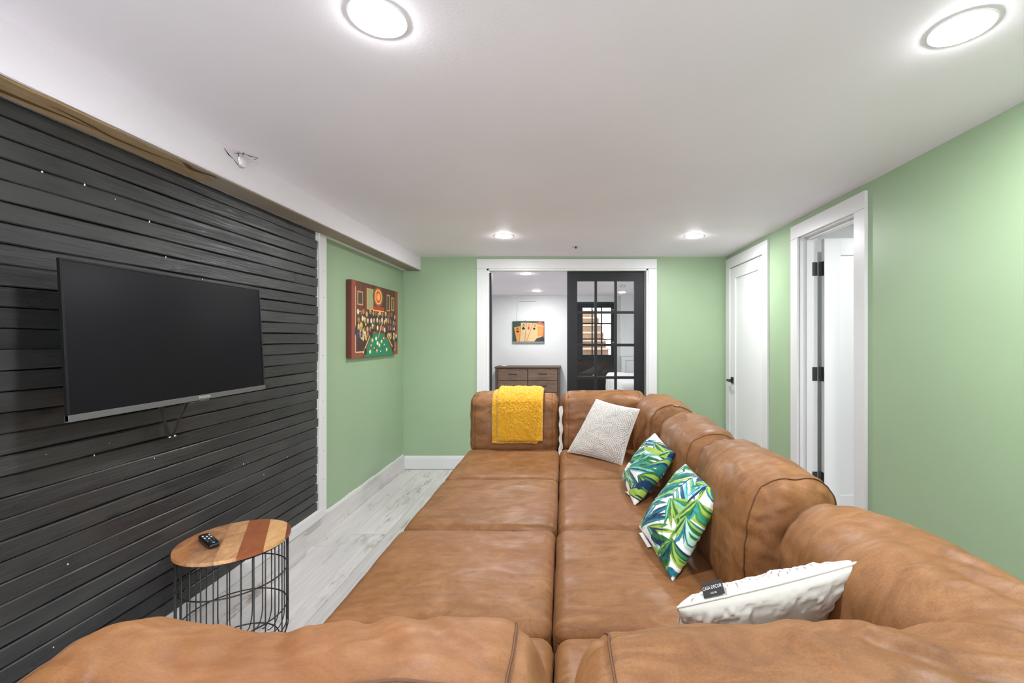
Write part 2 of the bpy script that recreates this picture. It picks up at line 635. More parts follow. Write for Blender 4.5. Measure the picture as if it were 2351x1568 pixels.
# ---------------------------------------------------------------- black panelling
bk = box('backing_board', LX, PX - 0.020, -1.6, 2.865, 0.45, 2.04, M_dark_gap)
panel = empty('trim_2', (PX, 2.87, 0.0))
tag(panel, 'black stained horizontal plank panelling on the left wall', kind='structure')
bk.parent = panel
bk.location = -origin(panel)
o = box('backing_board', LX, PX - 0.016, -1.6, 2.862, 0.2, 0.45, M_caulk, panel)
tag(o, 'white backing showing between the lowest boards')
PITCH = 0.0608
ztop = 2.036
zk = [ztop] + [1.985 - PITCH * k for k in range(29)]
zk = [z for z in zk if z > 0.25] + [0.226]


def plank_var(h, seed):
    """a wavy plank along y: cross-section with a small bevel, 2.87+3.0 long, origin at its right front end."""
    r = random.Random(seed)
    L = 4.4
    n = 90
    bm = bmesh.new()
    prev = None
    ph = [r.uniform(0, 6.28) for _ in range(6)]
    for i in range(n + 1):
        y = -L * i / n
        wt = 0.0011 * math.sin(y * 3.1 + ph[0]) + 0.0008 * math.sin(y * 11 + ph[1]) + r.uniform(-.0003, .0003)
        wb = 0.0011 * math.sin(y * 2.7 + ph[2]) + 0.0008 * math.sin(y * 9 + ph[3]) + r.uniform(-.0003, .0003)
        wx = 0.0012 * math.sin(y * 1.9 + ph[4])
        t, b = h / 2 + wt, -h / 2 + wb
        prof = [(-0.018, b), (-0.003, b), (0.0 + wx, b + 0.0035), (0.0005 + wx, t - 0.004), (-0.0035, t), (-0.018, t)]
        ring = [bm.verts.new((px, y, pz)) for px, pz in prof]
        if prev:
            for k in range(6):
                bm.faces.new((prev[k], prev[(k + 1) % 6], ring[(k + 1) % 6], ring[k]))
        else: bm.faces.new(ring[::-1])
        prev = ring
    bm.faces.new(prev)
    bmesh.ops.recalc_face_normals(bm, faces=bm.faces[:])
    me = bpy.data.meshes.new('plank')
    bm.to_mesh(me)
    bm.free()
    me.materials.append(M_plank)
    return me


gapw = lambda k: 0.0052 if k >= len(zk) - 5 else 0.0030
vars_ = {}
for k in range(len(zk) - 1):
    h = zk[k] - zk[k + 1]
    g = gapw(k)
    key = (round(h - g, 4), k % 4)
    if key not in vars_: vars_[key] = plank_var(h - g, 100 + k)
    o = bpy.data.objects.new('plank', vars_[key])
    COL.objects.link(o)
    o.parent = panel
    o.location = (random.uniform(-0.0012, 0.0012) - (0.006 if k == 0 else 0), random.uniform(-0.012, 0.002), (zk[k] + zk[k + 1]) / 2)
    o.rotation_euler = (0, random.uniform(-0.012, 0.012) + 0.01, 0)
# white paint specks on the boards
spk = [(1.35, 1.86), (1.47, 1.862), (1.57, 1.845), (1.70, 1.80), (1.77, 1.675), (1.83, 1.64), (1.95, 1.61), (1.13, 1.70), (1.17, 1.66), (1.23, 0.80), (1.36, .99), (1.55, 0.98), (1.72, 0.88), (2.35, 0.62),
       (2.2, 0.72), (1.38, 0.38), (1.14, 0.41), (1.5, 0.95), (2.7, 1.86), (2.55, 0.66), (1.2, 0.47), (1.42, 0.62)]
bm = bmesh.new()
for (yy, zz) in spk:
    s = random.uniform(0.0012, 0.0032)
    m4 = Matrix.Translation((PX + 0.0012, yy, zz)) @ Matrix.Diagonal((0.0012, s, s * random.uniform(0.8, 2.2), 1))
    bmesh.ops.create_icosphere(bm, subdivisions=1, radius=1, matrix=m4)
o = bm_obj('paint_speck', bm, M_speck, panel)
tag(o, 'specks of white paint', kind='stuff')

# white strip at the panelling's right end
st = empty('trim_3', (PX, 2.92, 0.2))
tag(st, 'narrow white vertical strip between the black boards and the green wall', kind='structure')
box('strip', LX, PX + 0.004, 2.885, 2.968, 0.205, 2.04, M_trim, st, bev=0.002)
box('caulk_line', LX, PX - 0.006, 2.855, 2.887, 0.20, 2.04, M_caulk, st)
for z in (1.79, 1.62, 1.235, 0.93, 0.82, 0.60, 0.41):
    lathe('screw_hole', [(0.0, 0.0), (0.0025, 0.0), (0.0025, 0.001), (0.0, 0.001)], M_dark_gap, st, seg=8, loc=(0, 0, 0)).matrix_basis = \
        Matrix.Translation(Vector((PX + 0.0045, 2.925 + random.uniform(-.006, .006), z)) - origin(st)) @ Matrix.Rotation(PI / 2, 4, 'Y')

# white ledge and whitewashed baseboard
ld = empty('trim_4', (PX, 2.0, 0.2))
tag(ld, 'white ledge strip under the black boards', kind='structure')
box('ledge', LX, PX + 0.006, -1.6, 2.962, 0.158, 0.218, M_trim, ld, bev=0.003)
box('caulk_line', LX, PX + 0.001, -1.6, 2.872, 0.216, 0.228, M_caulk, ld, bev=0.002)
tube('bead', [(PX + 0.007, -1.6, 0.165), (PX + 0.007, 2.97, 0.165)], 0.005, M_trim, ld, seg=8)
bl = empty('baseboard_left', (LX, 2.0, 0))
tag(bl, 'baseboard of whitewashed planks along the left wall', kind='structure')
for (a, b, top, x1) in ((-1.6, 0.2, 0.157, PX + 0.006), (0.203, 1.5, 0.157, PX + 0.006), (1.503, 2.73, 0.157, PX + 0.006), (2.733, 3.9, 0.140, LX + 0.022), (3.903, FY, 0.136, LX + 0.022)):
    box('board', LX, x1, a, b, 0.001, top, M_floor, bl, bev=0.002)
# ragged cut edge of the drywall above it
bm = bmesh.new()
prev = None
for i in range(80):
    y = 2.97 + (FY - 2.97) * i / 79
    zt = 0.148 + 0.002 * math.sin(i * .35) + random.uniform(-.002, .002)
    r4 = [bm.verts.new((LX, y, 0.135)), bm.verts.new((LX + 0.006, y, 0.137)), bm.verts.new((LX + 0.004, y, zt)), bm.verts.new((LX, y, zt + .003))]
    if prev:
        for k in range(4): bm.faces.new((prev[k], prev[(k + 1) % 4], r4[(k + 1) % 4], r4[k]))
    prev = r4
bm_obj('caulk_line', bm, M_caulk, bl)
box('shadow_gap', LX, LX + 0.0025, 2.97, FY, 0.14, 0.1425, M_dark_gap, bl)

# far baseboards
bfar = empty('baseboard_far', (-1.2, FY, 0))
tag(bfar, 'white moulded baseboard on the far wall', kind='structure')
for (a, b) in ((LX + 0.02, -0.888), (0.962, 1.66)):
    bm = bmesh.new()
    pr = [(0, 0.006), (-0.014, 0.006), (-0.014, 0.108), (-0.010, 0.116), (-0.010, 0.122), (-0.006, 0.134), (-0.003, 0.139), (0, 0.139)]
    A = [bm.verts.new((a, FY + p, z)) for p, z in pr]
    B = [bm.verts.new((b, FY + p, z)) for p, z in pr]
    for k in range(len(pr)): bm.faces.new((A[k], A[(k + 1) % len(pr)], B[(k + 1) % len(pr)], B[k]))
    bm.faces.new(A); bm.faces.new(B[::-1])
    bm_obj('moulding', bm, M_trim, bfar)
    box('shadow_gap', a, b, FY - 0.012, FY, 0.0, 0.006, mat('gap_brown', (120, 106, 92), 0.9), bfar)

# ---------------------------------------------------------------- outlet
ot = empty('wall_outlet', (LX, 3.0, 0.638))
tag(ot, 'bare white electrical outlet on the green wall beside the white strip', 'outlet')
box('box_rim', LX, LX + 0.004, 2.966, 3.038, 0.583, 0.693, M_dark_gap, ot, bev=0.001)
box('receptacle', LX + 0.003, LX + 0.018, 2.984, 3.028, 0.600, 0.676, M_white_plastic, ot, bev=0.003)
for z in (0.587, 0.689): box('bracket', LX + 0.003, LX + 0.007, 2.988, 3.030, z - 0.006, z + 0.006, M_chrome, ot, bev=0.001)
for z in (0.618, 0.657):
    for yy in (2.998, 3.012): box('slot', LX + 0.0175, LX + 0.0186, yy - .001, yy + .001, z - 0.004, z + 0.004, M_dark_gap, ot)


# ---------------------------------------------------------------- doors
def casing(parent, y0, y1, z1, wd, x=-0.018, xb=0.0, local=True, m=M_trim, zt=None):
    """three boards around an opening y0..y1 in a wall whose face is x=0 (room at -x)"""
    zt = zt or wd
    for a, b, c, d in ((y0 - wd, y0, 0.0, 1), (y1, y1 + wd, 0.0, 1)):
        box('casing_board', x, xb, a, b, 0.0, z1 - 0.0005, m, parent, bev=0.0025, local=local)
    box('casing_board', x, xb, y0 - wd, y1 + wd, z1, z1 + zt, m, parent, bev=0.0025, local=local)


def hinge_set(parent, x, y, zs, h=0.089):
    for z in zs:
        tube('hinge', [(x, y, z - h / 2), (x, y, z + h / 2)], 0.006, M_hinge, parent, seg=8, local=True)


d1 = empty('door_1', (RX, FY, 0), RA)
tag(d1, 'closed white single panel door beside the far corner', kind='structure')
casing(d1, D1a, D1b, 2.045, 0.098)
boxes('jamb', [(0.0, 0.12, D1a, D1a + 0.004, 0, 2.045), (0.0, 0.12, D1b - 0.004, D1b, 0, 2.045), (0, .12, D1a, D1b, 2.041, 2.045)], M_trim, d1, local=True)
s0, s1, sz0, sz1 = D1a + 0.006, D1b - 0.006, 0.01, 2.038
st_ = 0.105
slab1 = boxes('slab', [(-0.002, 0.033, s0, s0 + st_, sz0, sz1), (-0.002, 0.033, s1 - st_, s1, sz0, sz1),
                       (-0.002, 0.033, s0 + st_, s1 - st_, sz1 - 0.105, sz1), (-0.002, 0.033, s0 + st_, s1 - st_, sz0, sz0 + 0.23)], M_door, d1, bev=0.001, local=True)
box('inset_panel', 0.010, 0.030, s0 + st_ - 0.005, s1 - st_ + 0.005, sz0 + 0.2, sz1 - 0.1, M_door, d1, local=True)
hinge_set(d1, -0.004, D1a + 0.003, (1.83, 1.098, 0.38))
ro = box('rosette', -0.010, -0.002, s1 - 0.072, s1 - 0.012, 0.903, 0.965, M_black_metal, d1, bev=0.001, local=True)
bm = bmesh.new()
add_tube(bm, [(-0.008, s1 - 0.042, 0.934), (-0.052, s1 - 0.042, 0.934)], 0.011, 10)
add_tube(bm, [(-0.050, s1 - 0.034, 0.934), (-0.052, s1 - 0.10, 0.932), (-0.050, s1 - 0.145, 0.930)], [0.012, 0.010, 0.008], 10)
bm_obj('lever', bm, M_black_metal, d1, smooth=True, local=True)

d2 = empty('door_2', (RX, FY, 0), RA)
tag(d2, 'open white panel door with black hinges in the right wall', kind='structure')
casing(d2, D2a, D2b, D2z, 0.094)
boxes('jamb', [(0.0, 0.12, D2b - 0.006, D2b + .02, 0, D2z), (0.0, 0.12, D2a - .02, D2a + 0.006, 0, D2z), (0, .12, D2a, D2b, D2z - 0.006, D2z + .01)], M_trim, d2, local=True)
boxes('door_stop', [(0.040, 0.078, D2b - 0.018, D2b - 0.006, 0, D2z - .006), (0.040, 0.078, D2a + 0.006, D2a + 0.018, 0, D2z - .006), (0.04, .078, D2a, D2b, D2z - 0.02, D2z - 0.006)], M_trim, d2, bev=0.001, local=True)
hx = 0.146
ya, yb = D2b - 0.044, D2b - 0.008
dw = 0.60
slab2 = boxes('slab', [(hx, hx + 0.11, ya, yb, 0.03, 2.035), (hx + dw - 0.11, hx + dw, ya, yb, 0.03, 2.035),
                       (hx + .11, hx + dw - .11, ya, yb, 2.035 - 0.115, 2.035), (hx + .11, hx + dw - .11, ya, yb, 0.03, 0.27)], M_door, d2, bev=0.001, local=True)
box('inset_panel', hx + 0.1, hx + dw - .1, ya + 0.011, yb - 0.011, 0.26, 1.93, M_door, d2, local=True)
for z in (1.83, 1.10, 0.372):
    boxes('hinge', [(0.078, 0.118, D2b - 0.0085, D2b - 0.006, z - 0.048, z + 0.048), (hx - 0.0025, hx, ya + 0.004, yb, z - 0.050, z + 0.050)], M_hinge, d2, bev=0.001, local=True)
    tube('hinge_pin', [(0.132, D2b - 0.012, z - 0.05), (0.132, D2b - 0.012, z + 0.05)], 0.007, M_hinge, d2, seg=8, local=True)
box('door_sweep', hx, hx + dw, ya + .004, yb - .004, 0.02, 0.03, M_black_metal, d2, local=True)
# the small room behind it
wb = boxes('wall_side_room', [(1.80, 3.4, 3.25, 3.35, 0, CZ), (3.3, 3.4, 1.2, 3.3, 0, CZ), (1.78, 3.4, 1.2, 1.3, 0, CZ)], M_white_wall)
tag(wb, 'white walls of the room behind the open door', kind='structure')

# the wide doorway with the black glazed sliding door
d3 = empty('door_3', (0.04, FY, 0))
tag(d3, 'black framed glazed sliding door half closing the wide doorway', kind='structure')
W = 0.103
for (a, b, c, d, e, f) in ((OX0 - W, OX0 + 0.0, FY - 0.018, FY, 0, OZ - .0005), (OX1, OX1 + 0.09, FY - 0.018, FY, 0, OZ - .0005), (OX0 - W, OX1 + 0.09, FY - 0.018, FY, OZ, OZ + 0.097)):
    box('casing_board', a, b, c, d, e, f, M_trim, d3, bev=0.003)
boxes('jamb', [(OX0, OX0 + 0.022, FY - 0.012, FY + 0.035, 0, OZ), (OX1 - 0.018, OX1, FY - 0.012, FY + 0.035, 0, OZ), (OX0, OX1, FY - 0.012, FY + 0.04, OZ - 0.020, OZ)], M_trim, d3, bev=0.002)
boxes('jamb', [(OX0, OX0 + 0.012, FY + 0.10, FY + 0.14, 0, OZ), (OX1 - 0.012, OX1, FY + 0.10, FY + 0.14, 0, OZ), (OX0, OX1, FY + 0.10, FY + 0.14, OZ - 0.012, OZ)], M_trim, d3, bev=0.002)
o = box('door_edge', OX0 - 0.02, OX0 + 0.040, FY + 0.045, FY + 0.085, 0.01, OZ - 0.03, M_blackdoor, d3, bev=0.001)
tag(o, 'edge of the second black leaf, pushed back into the wall')
o = box('weather_strip', OX1 - 0.016, OX1 - 0.009, FY + 0.034, FY + 0.05, 0, OZ - .02, mat('wood_strip', (140, 122, 108), 0.6), d3)
gy0, gy1 = FY + 0.050, FY + 0.085
gx0, gx1 = 0.041, 0.846
gz0, gz1 = 0.012, 2.046
sw = 0.105
px0, px1 = gx0 + sw, gx1 - sw
pz1 = 1.943
PH = 0.340
pz0 = pz1 - 5 * PH + 0.028
bm = bmesh.new()
for b in ((gx0, px0, gz0, gz1), (px1, gx1, gz0, gz1), (px0, px1, pz1, gz1), (px0, px1, gz0, pz0)):
    add_box(bm, b[0], b[1], gy0, gy1, b[2], b[3], 0.0)
bm_obj('door_frame', bm, M_blackdoor, d3)
mw = 0.028
cw = (px1 - px0 - 2 * mw) / 3
for c in range(2):
    xx = px0 + (c + 1) * cw + c * mw
    box('muntin', xx, xx + mw, gy0 + 0.004, gy1 - 0.004, pz0, pz1, M_blackdoor, d3, bev=0.003)
for r in range(4):
    zz = pz1 - (r + 1) * PH
    box('muntin', px0, px1, gy0 + 0.003, gy1 - 0.003, zz, zz + mw, M_blackdoor, d3, bev=0.004)
for r in range(5):
    for c in range(3):
        xx = px0 + c * (cw + mw)
        zt = pz1 - r * PH
        z_ = max(zt - PH + mw, pz0)
        me = bpy.data.meshes.new('pane')
        me.from_pydata([(xx, gy0 + .017, z_), (xx + cw, gy0 + .017, z_), (xx + cw, gy0 + .017, zt), (xx, gy0 + .017, zt)], [], [(0, 1, 2, 3)])
        link('pane', me, M_glass, d3)
for r in range(1, 4):
    for c in range(3):
        if (r, c) in ((1, 1), (2, 1), (3, 0), (3, 1), (1, 0)):
            xx = px0 + c * (cw + mw) + cw - 0.012
            zt = pz1 - r * PH + mw + 0.012
            lathe('glazing_bumper', [(0, -.004), (0.005, -.003), (0.005, 0.003), (0, .004)], M_white_plastic, d3, seg=8, loc=(xx, gy0 + 0.014, zt))

# ---------------------------------------------------------------- the bedroom beyond
BY = 8.68
wbk = boxes('wall_back', [(-1.7, 0.24, BY, BY + 0.12, 0, CZ), (1.06, 3.5, BY, BY + 0.12, 0, CZ), (0.24, 1.06, BY, BY + 0.12, 2.062, CZ)], M_white_wall)
tag(wbk, 'white end wall of the bedroom', kind='structure')
o = box('wall_bedroom_left', -1.77, -1.65, FY + 0.14, BY + 0.1, 0, CZ, M_white_wall)
tag(o, 'white left wall of the bedroom', kind='structure')
o = box('wall_bedroom_right', 3.3, 3.42, FY + 0.14, BY + 0.1, 0, CZ, M_white_wall)
tag(o, 'white right wall of the bedroom', kind='structure')
o = box('wall_bedroom_near', 0.98, 3.4, FY + 0.141, FY + 0.20, 0, CZ, M_white_wall)
tag(o, 'white near wall of the bedroom', kind='structure')
o = box('wall_jog', 1.12, 3.3, 8.50, BY, 0.99, CZ - .001, M_white_wall)
tag(o, 'white wall step beside the black door', kind='structure')
lamp(2.2, 6.6, 'unseen round lamp added to light the bedroom, hidden by the far wall')  # added lamp out of view, an extra light source for the bedroom

# headboard with recessed panel
hb = empty('headboard', (1.5, 8.45, 0))
tag(hb, 'white panelled headboard standing against the bedroom end wall', 'headboard')
boxes('frame', [(1.12, 2.6, 8.44, 8.495, 0.93, 0.985), (1.12, 1.19, 8.44, 8.495, 0.0, 0.93), (2.53, 2.6, 8.44, 8.495, 0, .93)], M_door, hb, bev=0.003)
box('inset_panel', 1.18, 2.54, 8.46, 8.49, 0.05, 0.94, M_door, hb)

# access panel
ap = empty('access_panel', (-0.70, BY, 1.9))
tag(ap, 'white square access hatch high on the bedroom wall above the card picture', 'hatch')
box('frame', -0.912, -0.492, BY - 0.012, BY - 0.0, 1.682, 2.118, M_white_wall, ap, bev=0.005)
box('hatch_door', -0.872, -0.532, BY - 0.016, BY - 0.010, 1.722, 2.072, M_white_wall, ap, bev=0.002)
box('latch', -0.747, -0.732, BY - 0.019, BY - 0.012, 1.694, 1.704, M_chrome, ap)
box('shadow_gap', -0.872, -0.532, BY - 0.014, BY - 0.0118, 2.072, 2.079, mat('grey_gap', (120, 118, 116), 0.9), ap)

# exterior door with nine panes, brick steps outside
d4 = empty('door_4', (0.65, BY, 0))
tag(d4, 'black outside door with a nine pane window at the back of the bedroom', kind='structure')
ex0, ex1 = 0.262, 1.035
wx0, wx1, wz0, wz1 = 0.385, 0.945, 1.02, 1.945
ey0, ey1 = BY + 0.0, BY + 0.045
boxes('door_frame', [(ex0, wx0, ey0, ey1, 0.01, 2.05), (wx1, ex1, ey0, ey1, 0.01, 2.05), (wx0, wx1, ey0, ey1, wz1, 2.05), (wx0, wx1, ey0, ey1, 0.01, wz0)], M_blackdoor, d4, bev=0.001)
boxes('casing_board', [(0.24, 0.262, BY - 0.005, BY + 0.1, 0, 2.062), (1.035, 1.06, BY - 0.005, BY + 0.1, 0, 2.062), (0.24, 1.06, BY - .005, BY + .1, 2.05, 2.062)], M_blackdoor, d4)
mw4 = 0.026
for c in range(2):
    xx = wx0 + (c + 1) * (wx1 - wx0) / 3 - mw4 / 2
    box('muntin', xx, xx + mw4, ey0 + .005, ey1 - 0.005, wz0, wz1, M_blackdoor, d4)
for r in range(2):
    zz = wz0 + (r + 1) * (wz1 - wz0) / 3 - mw4 / 2
    box('muntin', wx0, wx1, ey0 + .006, ey1 - 0.006, zz, zz + mw4, M_blackdoor, d4)
for r in range(3):
    for c in range(3):
        xa = wx0 + c * (wx1 - wx0) / 3
        za = wz0 + r * (wz1 - wz0) / 3
        me = bpy.data.meshes.new('pane')
        me.from_pydata([(xa, ey0 + .02, za), (xa + (wx1 - wx0) / 3, ey0 + .02, za), (xa + (wx1 - wx0) / 3, ey0 + .02, za + (wz1 - wz0) / 3), (xa, ey0 + .02, za + (wz1 - wz0) / 3)], [], [(0, 1, 2, 3)])
        link('pane', me, M_glass, d4)
lathe('knob', [(0, -.05), (0.025, -.045), (0.028, -0.03), (0.01, -.015), (0.01, 0), (0.03, 0)], M_black_metal, d4, seg=16).matrix_basis = Matrix.Translation(Vector((0.33, BY, 0.93)) - origin(d4)) @ Matrix.Rotation(-PI / 2, 4, 'X')

# outside steps
stp = empty('outside_steps', (0.5, 10.0, 0))
tag(stp, 'sunlit pale brick steps seen through the window of the black outside door', 'steps')
Mb = paint('pale_brick', (128, 102, 84), 0.85, 0.2, 0.3)
Mc = paint('pale_coping', (158, 136, 118), 0.85, 0.2, 0.1)
for k in range(9):
    y0 = 9.1 + k * 0.28
    z1 = 0.55 + k * 0.19
    sh = 0.035 * k
    box('step', 0.0, 1.12 - sh * .9, y0, y0 + 0.30, -0.012, z1 - 0.045, Mb, stp, bev=0.006)
    box('tread', -0.02, 1.13 - sh * .9, y0 - 0.02, y0 + 0.30, z1 - 0.045, z1, Mc, stp, bev=0.006)
o = box('wall_outside', 1.30, 1.4, 8.9, 12.0, -.1, 3.6, mat('outside_white', (238, 238, 240), 0.8))
tag(o, 'white outside wall beside the steps', kind='structure')

# dresser
dr = empty('dresser', (-0.67, 8.4, 0))
tag(dr, 'brown wood dresser with dark bar handles against the bedroom end wall', 'dresser')
dx0, dx1, dy0, dy1, dz = -1.267, -0.055, 8.20, 8.66, 0.812
box('top', dx0 - 0.012, dx1 + 0.012, dy0 - 0.015, dy1, dz - 0.028, dz, M_dresser_d, dr, bev=0.002)
boxes('body', [(dx0, dx0 + 0.05, dy0, dy1, 0.0, dz - .028), (dx1 - 0.05, dx1, dy0, dy1, 0.0, dz - .028), (dx0 + .05, dx1 - .05, dy0 + .02, dy1, 0.08, dz - .028)], M_dresser_d, dr, bev=0.001)
rh = 0.212
mid = (dx0 + dx1) / 2
for r in range(3):
    for c in range(2):
        a = (dx0 + 0.056) if c == 0 else mid + 0.008
        b = (mid - 0.008) if c == 0 else dx1 - 0.056
        zt = dz - 0.038 - r * (rh + 0.010)
        f = box('drawer', a, b, dy0 - 0.004, dy0 + 0.018, zt - rh, zt, M_dresser, dr, bev=0.002)
        cx = (a + b) / 2
        hz = zt - rh * 0.45
        bmh = bmesh.new()
        add_tube(bmh, [(cx - 0.07, dy0 - 0.004, hz), (cx - 0.068, dy0 - 0.026, hz), (cx + 0.068, dy0 - 0.026, hz), (cx + 0.07, dy0 - 0.004, hz)], 0.007, 8)
        bm_obj('handle', bmh, M_black_metal, f, smooth=True).location = (0, 0, 0)
dish = lathe('dish', [(0, 0.004), (0.035, 0.004), (0.05, 0.018), (0.054, 0.018), (0.04, 0.0), (0, 0.0)], M_white_plastic, seg=20, loc=(-1.115, 8.33, dz))
tag(dish, 'small white dish on top of the brown dresser', 'dish')

# smoke detector
sd = lathe('smoke_detector', [(0, -0.03), (0.03, -.03), (0.045, -0.018), (0.05, 0.0)], M_chrome, seg=20, loc=(0.937, 6.96, CZ))
tag(sd, 'small grey detector on the bedroom ceiling seen through the top right glass pane', 'detector')


# ---------------------------------------------------------------- soft shapes
def cube_grid(nx, ny, nz):
    """surface grid of the cube [-1,1]^3: unique points and quads"""
    pts, quads, base = [], [], 0
    dims = (nx, ny, nz)
    for ax in range(3):
        a, b = [i for i in range(3) if i != ax]
        u = np.linspace(-1, 1, dims[a] + 1)
        v = np.linspace(-1, 1, dims[b] + 1)
        U, V = np.meshgrid(u, v, indexing='ij')
        for s in (-1, 1):
            P = np.zeros((U.size, 3))
            P[:, a] = U.ravel(); P[:, b] = V.ravel(); P[:, ax] = s
            pts.append(P)
            nb = dims[b] + 1
            I, J = np.meshgrid(np.arange(dims[a]), np.arange(dims[b]), indexing='ij')
            q0 = (I * nb + J).ravel() + base
            q = np.stack([q0, q0 + nb, q0 + nb + 1, q0 + 1], 1)
            flip = (s < 0) ^ (ax == 1)
            if flip: q = q[:, ::-1]
            quads.append(q)
            base += U.size
    P = np.concatenate(pts)
    Q = np.concatenate(quads)
    key = np.round(P * 1e5).astype(np.int64)
    _, idx, inv = np.unique(key, axis=0, return_index=True, return_inverse=True)
    inv = inv.reshape(-1)
    return P[idx], inv[Q]


def mesh_np(name, V, Q, smooth=True):
    me = bpy.data.meshes.new(name)
    me.vertices.add(len(V))
    me.vertices.foreach_set('co', np.asarray(V, np.float32).ravel())
    Q = np.asarray(Q, np.int32)
    me.loops.add(Q.size)
    me.loops.foreach_set('vertex_index', Q.ravel())
    me.polygons.add(len(Q))
    me.polygons.foreach_set('loop_start', np.arange(0, Q.size, 4, dtype=np.int32))
    me.polygons.foreach_set('use_smooth', np.ones(len(Q), bool))
    me.update(calc_edges=True)
    me.validate()
    return me


class Soft:
    """a rounded, padded box. h = half sizes, r = edge radii per axis; disp = list of f(P, N) -> offset along N; warp(P) -> P; M to world"""
    def __init__(s, h, r, disp=(), warp=None, M=None):
        s.h, s.r = np.array(h, float), np.array(r, float)
        s.disp, s.warp = disp, warp
        s.M = np.array(M) if M is not None else np.eye(4)

    def ev(s, q, off=0.0):
        P = q * s.h
        inner = np.clip(P, -(s.h - s.r), s.h - s.r)
        d = (P - inner) / s.r
        # smooth remap of the direction for evener spacing
        d = np.sign(d) * np.tan(np.abs(d) * PI / 4)
        ln = np.linalg.norm(d, axis=1, keepdims=True)
        d = d / np.maximum(ln, 1e-9)
        P = inner + d * s.r
        N = d / s.r
        N /= np.maximum(np.linalg.norm(N, axis=1, keepdims=True), 1e-9)
        t = np.zeros(len(P)) + off
        for f in s.disp: t = t + f(P, N)
        P = P + N * t[:, None]
        if s.warp: P = s.warp(P)
        Ph = np.c_[P, np.ones(len(P))] @ s.M.T
        return Ph[:, :3]

    def mesh(s, name, res):
        n = np.maximum(4, np.round(2 * s.h / res)).astype(int)
        q, Q = cube_grid(*n)
        return mesh_np(name, s.ev(q), Q)

    def loop(s, axis, c, n=120, off=0.0):
        """closed curve round the box where cube coordinate `axis` = c"""
        t = np.linspace(0, 8, n, endpoint=False)
        a, b = [i for i in range(3) if i != axis]
        u = np.where(t < 2, -1 + t, np.where(t < 4, 1, np.where(t < 6, 5 - t, -1)))
        v = np.where(t < 2, -1, np.where(t < 4, t - 3, np.where(t < 6, 1, 7 - t)))
        q = np.zeros((n, 3)); q[:, axis] = c; q[:, a] = u; q[:, b] = v
        return s.ev(q, off)


def soft_part(name, S, res, m, parent):
    return link(name, S.mesh(name, res), m, parent)


def Mat(loc, rz=0, rx=0, ry=0):
    return Matrix.Translation(loc) @ Matrix.Rotation(rz, 4, 'Z') @ Matrix.Rotation(ry, 4, 'Y') @ Matrix.Rotation(rx, 4, 'X')


def seat(parent, x0, x1, y0, y1, seed, z0=0.235, z1=0.455, res=0.011, crown=0.012, front=None):
    h = ((x1 - x0) / 2, (y1 - y0) / 2, (z1 - z0) / 2)

    def f_crown(P, N):
        up = np.clip(N[:, 2], 0, 1)
        return up * crown * (1 - (P[:, 0] / h[0]) ** 4) * (1 - (P[:, 1] / h[1]) ** 4)

    def f_noise(P, N):
        P2 = P + seed * 3.1
        t = 0.0030 * fbm(P2 * 5.5, seed, 3)
        cr = ridge(P2 * np.array([9, 14, 9]) + fbm(P2 * 4, seed + 5)[:, None] * 0.8, seed + 9)
        edge = np.maximum(np.abs(P[:, 0]) / h[0], np.abs(P[:, 1]) / h[1])
        t = t - 0.0016 * np.clip(cr - 0.75, 0, 1) * 4 * (0.4 + 0.8 * np.clip(edge - .6, 0, 1))
        return t

    def f_side(P, N):
        side = 1 - np.abs(N[:, 2])
        zz = P[:, 2] - (h[2] - 0.042)
        return -0.003 * side * np.exp(-(zz / 0.006) ** 2) + 0.004 * side

    S = Soft(h, (0.045, 0.045, 0.045), [f_crown, f_noise, f_side], None, Mat(((x0 + x1) / 2, (y0 + y1) / 2, (z0 + z1) / 2)))
    sc = soft_part('seat_cushion', S, res, M_sofa, parent)
    c = (h[2] - 0.044) / h[2]
    pts = S.loop(2, c, 160, 0.0005)
    o = tube('seam', pts, 0.0016, M_seam, sc, seg=5, closed=True)
    o.location = (0, 0, 0)
    return sc


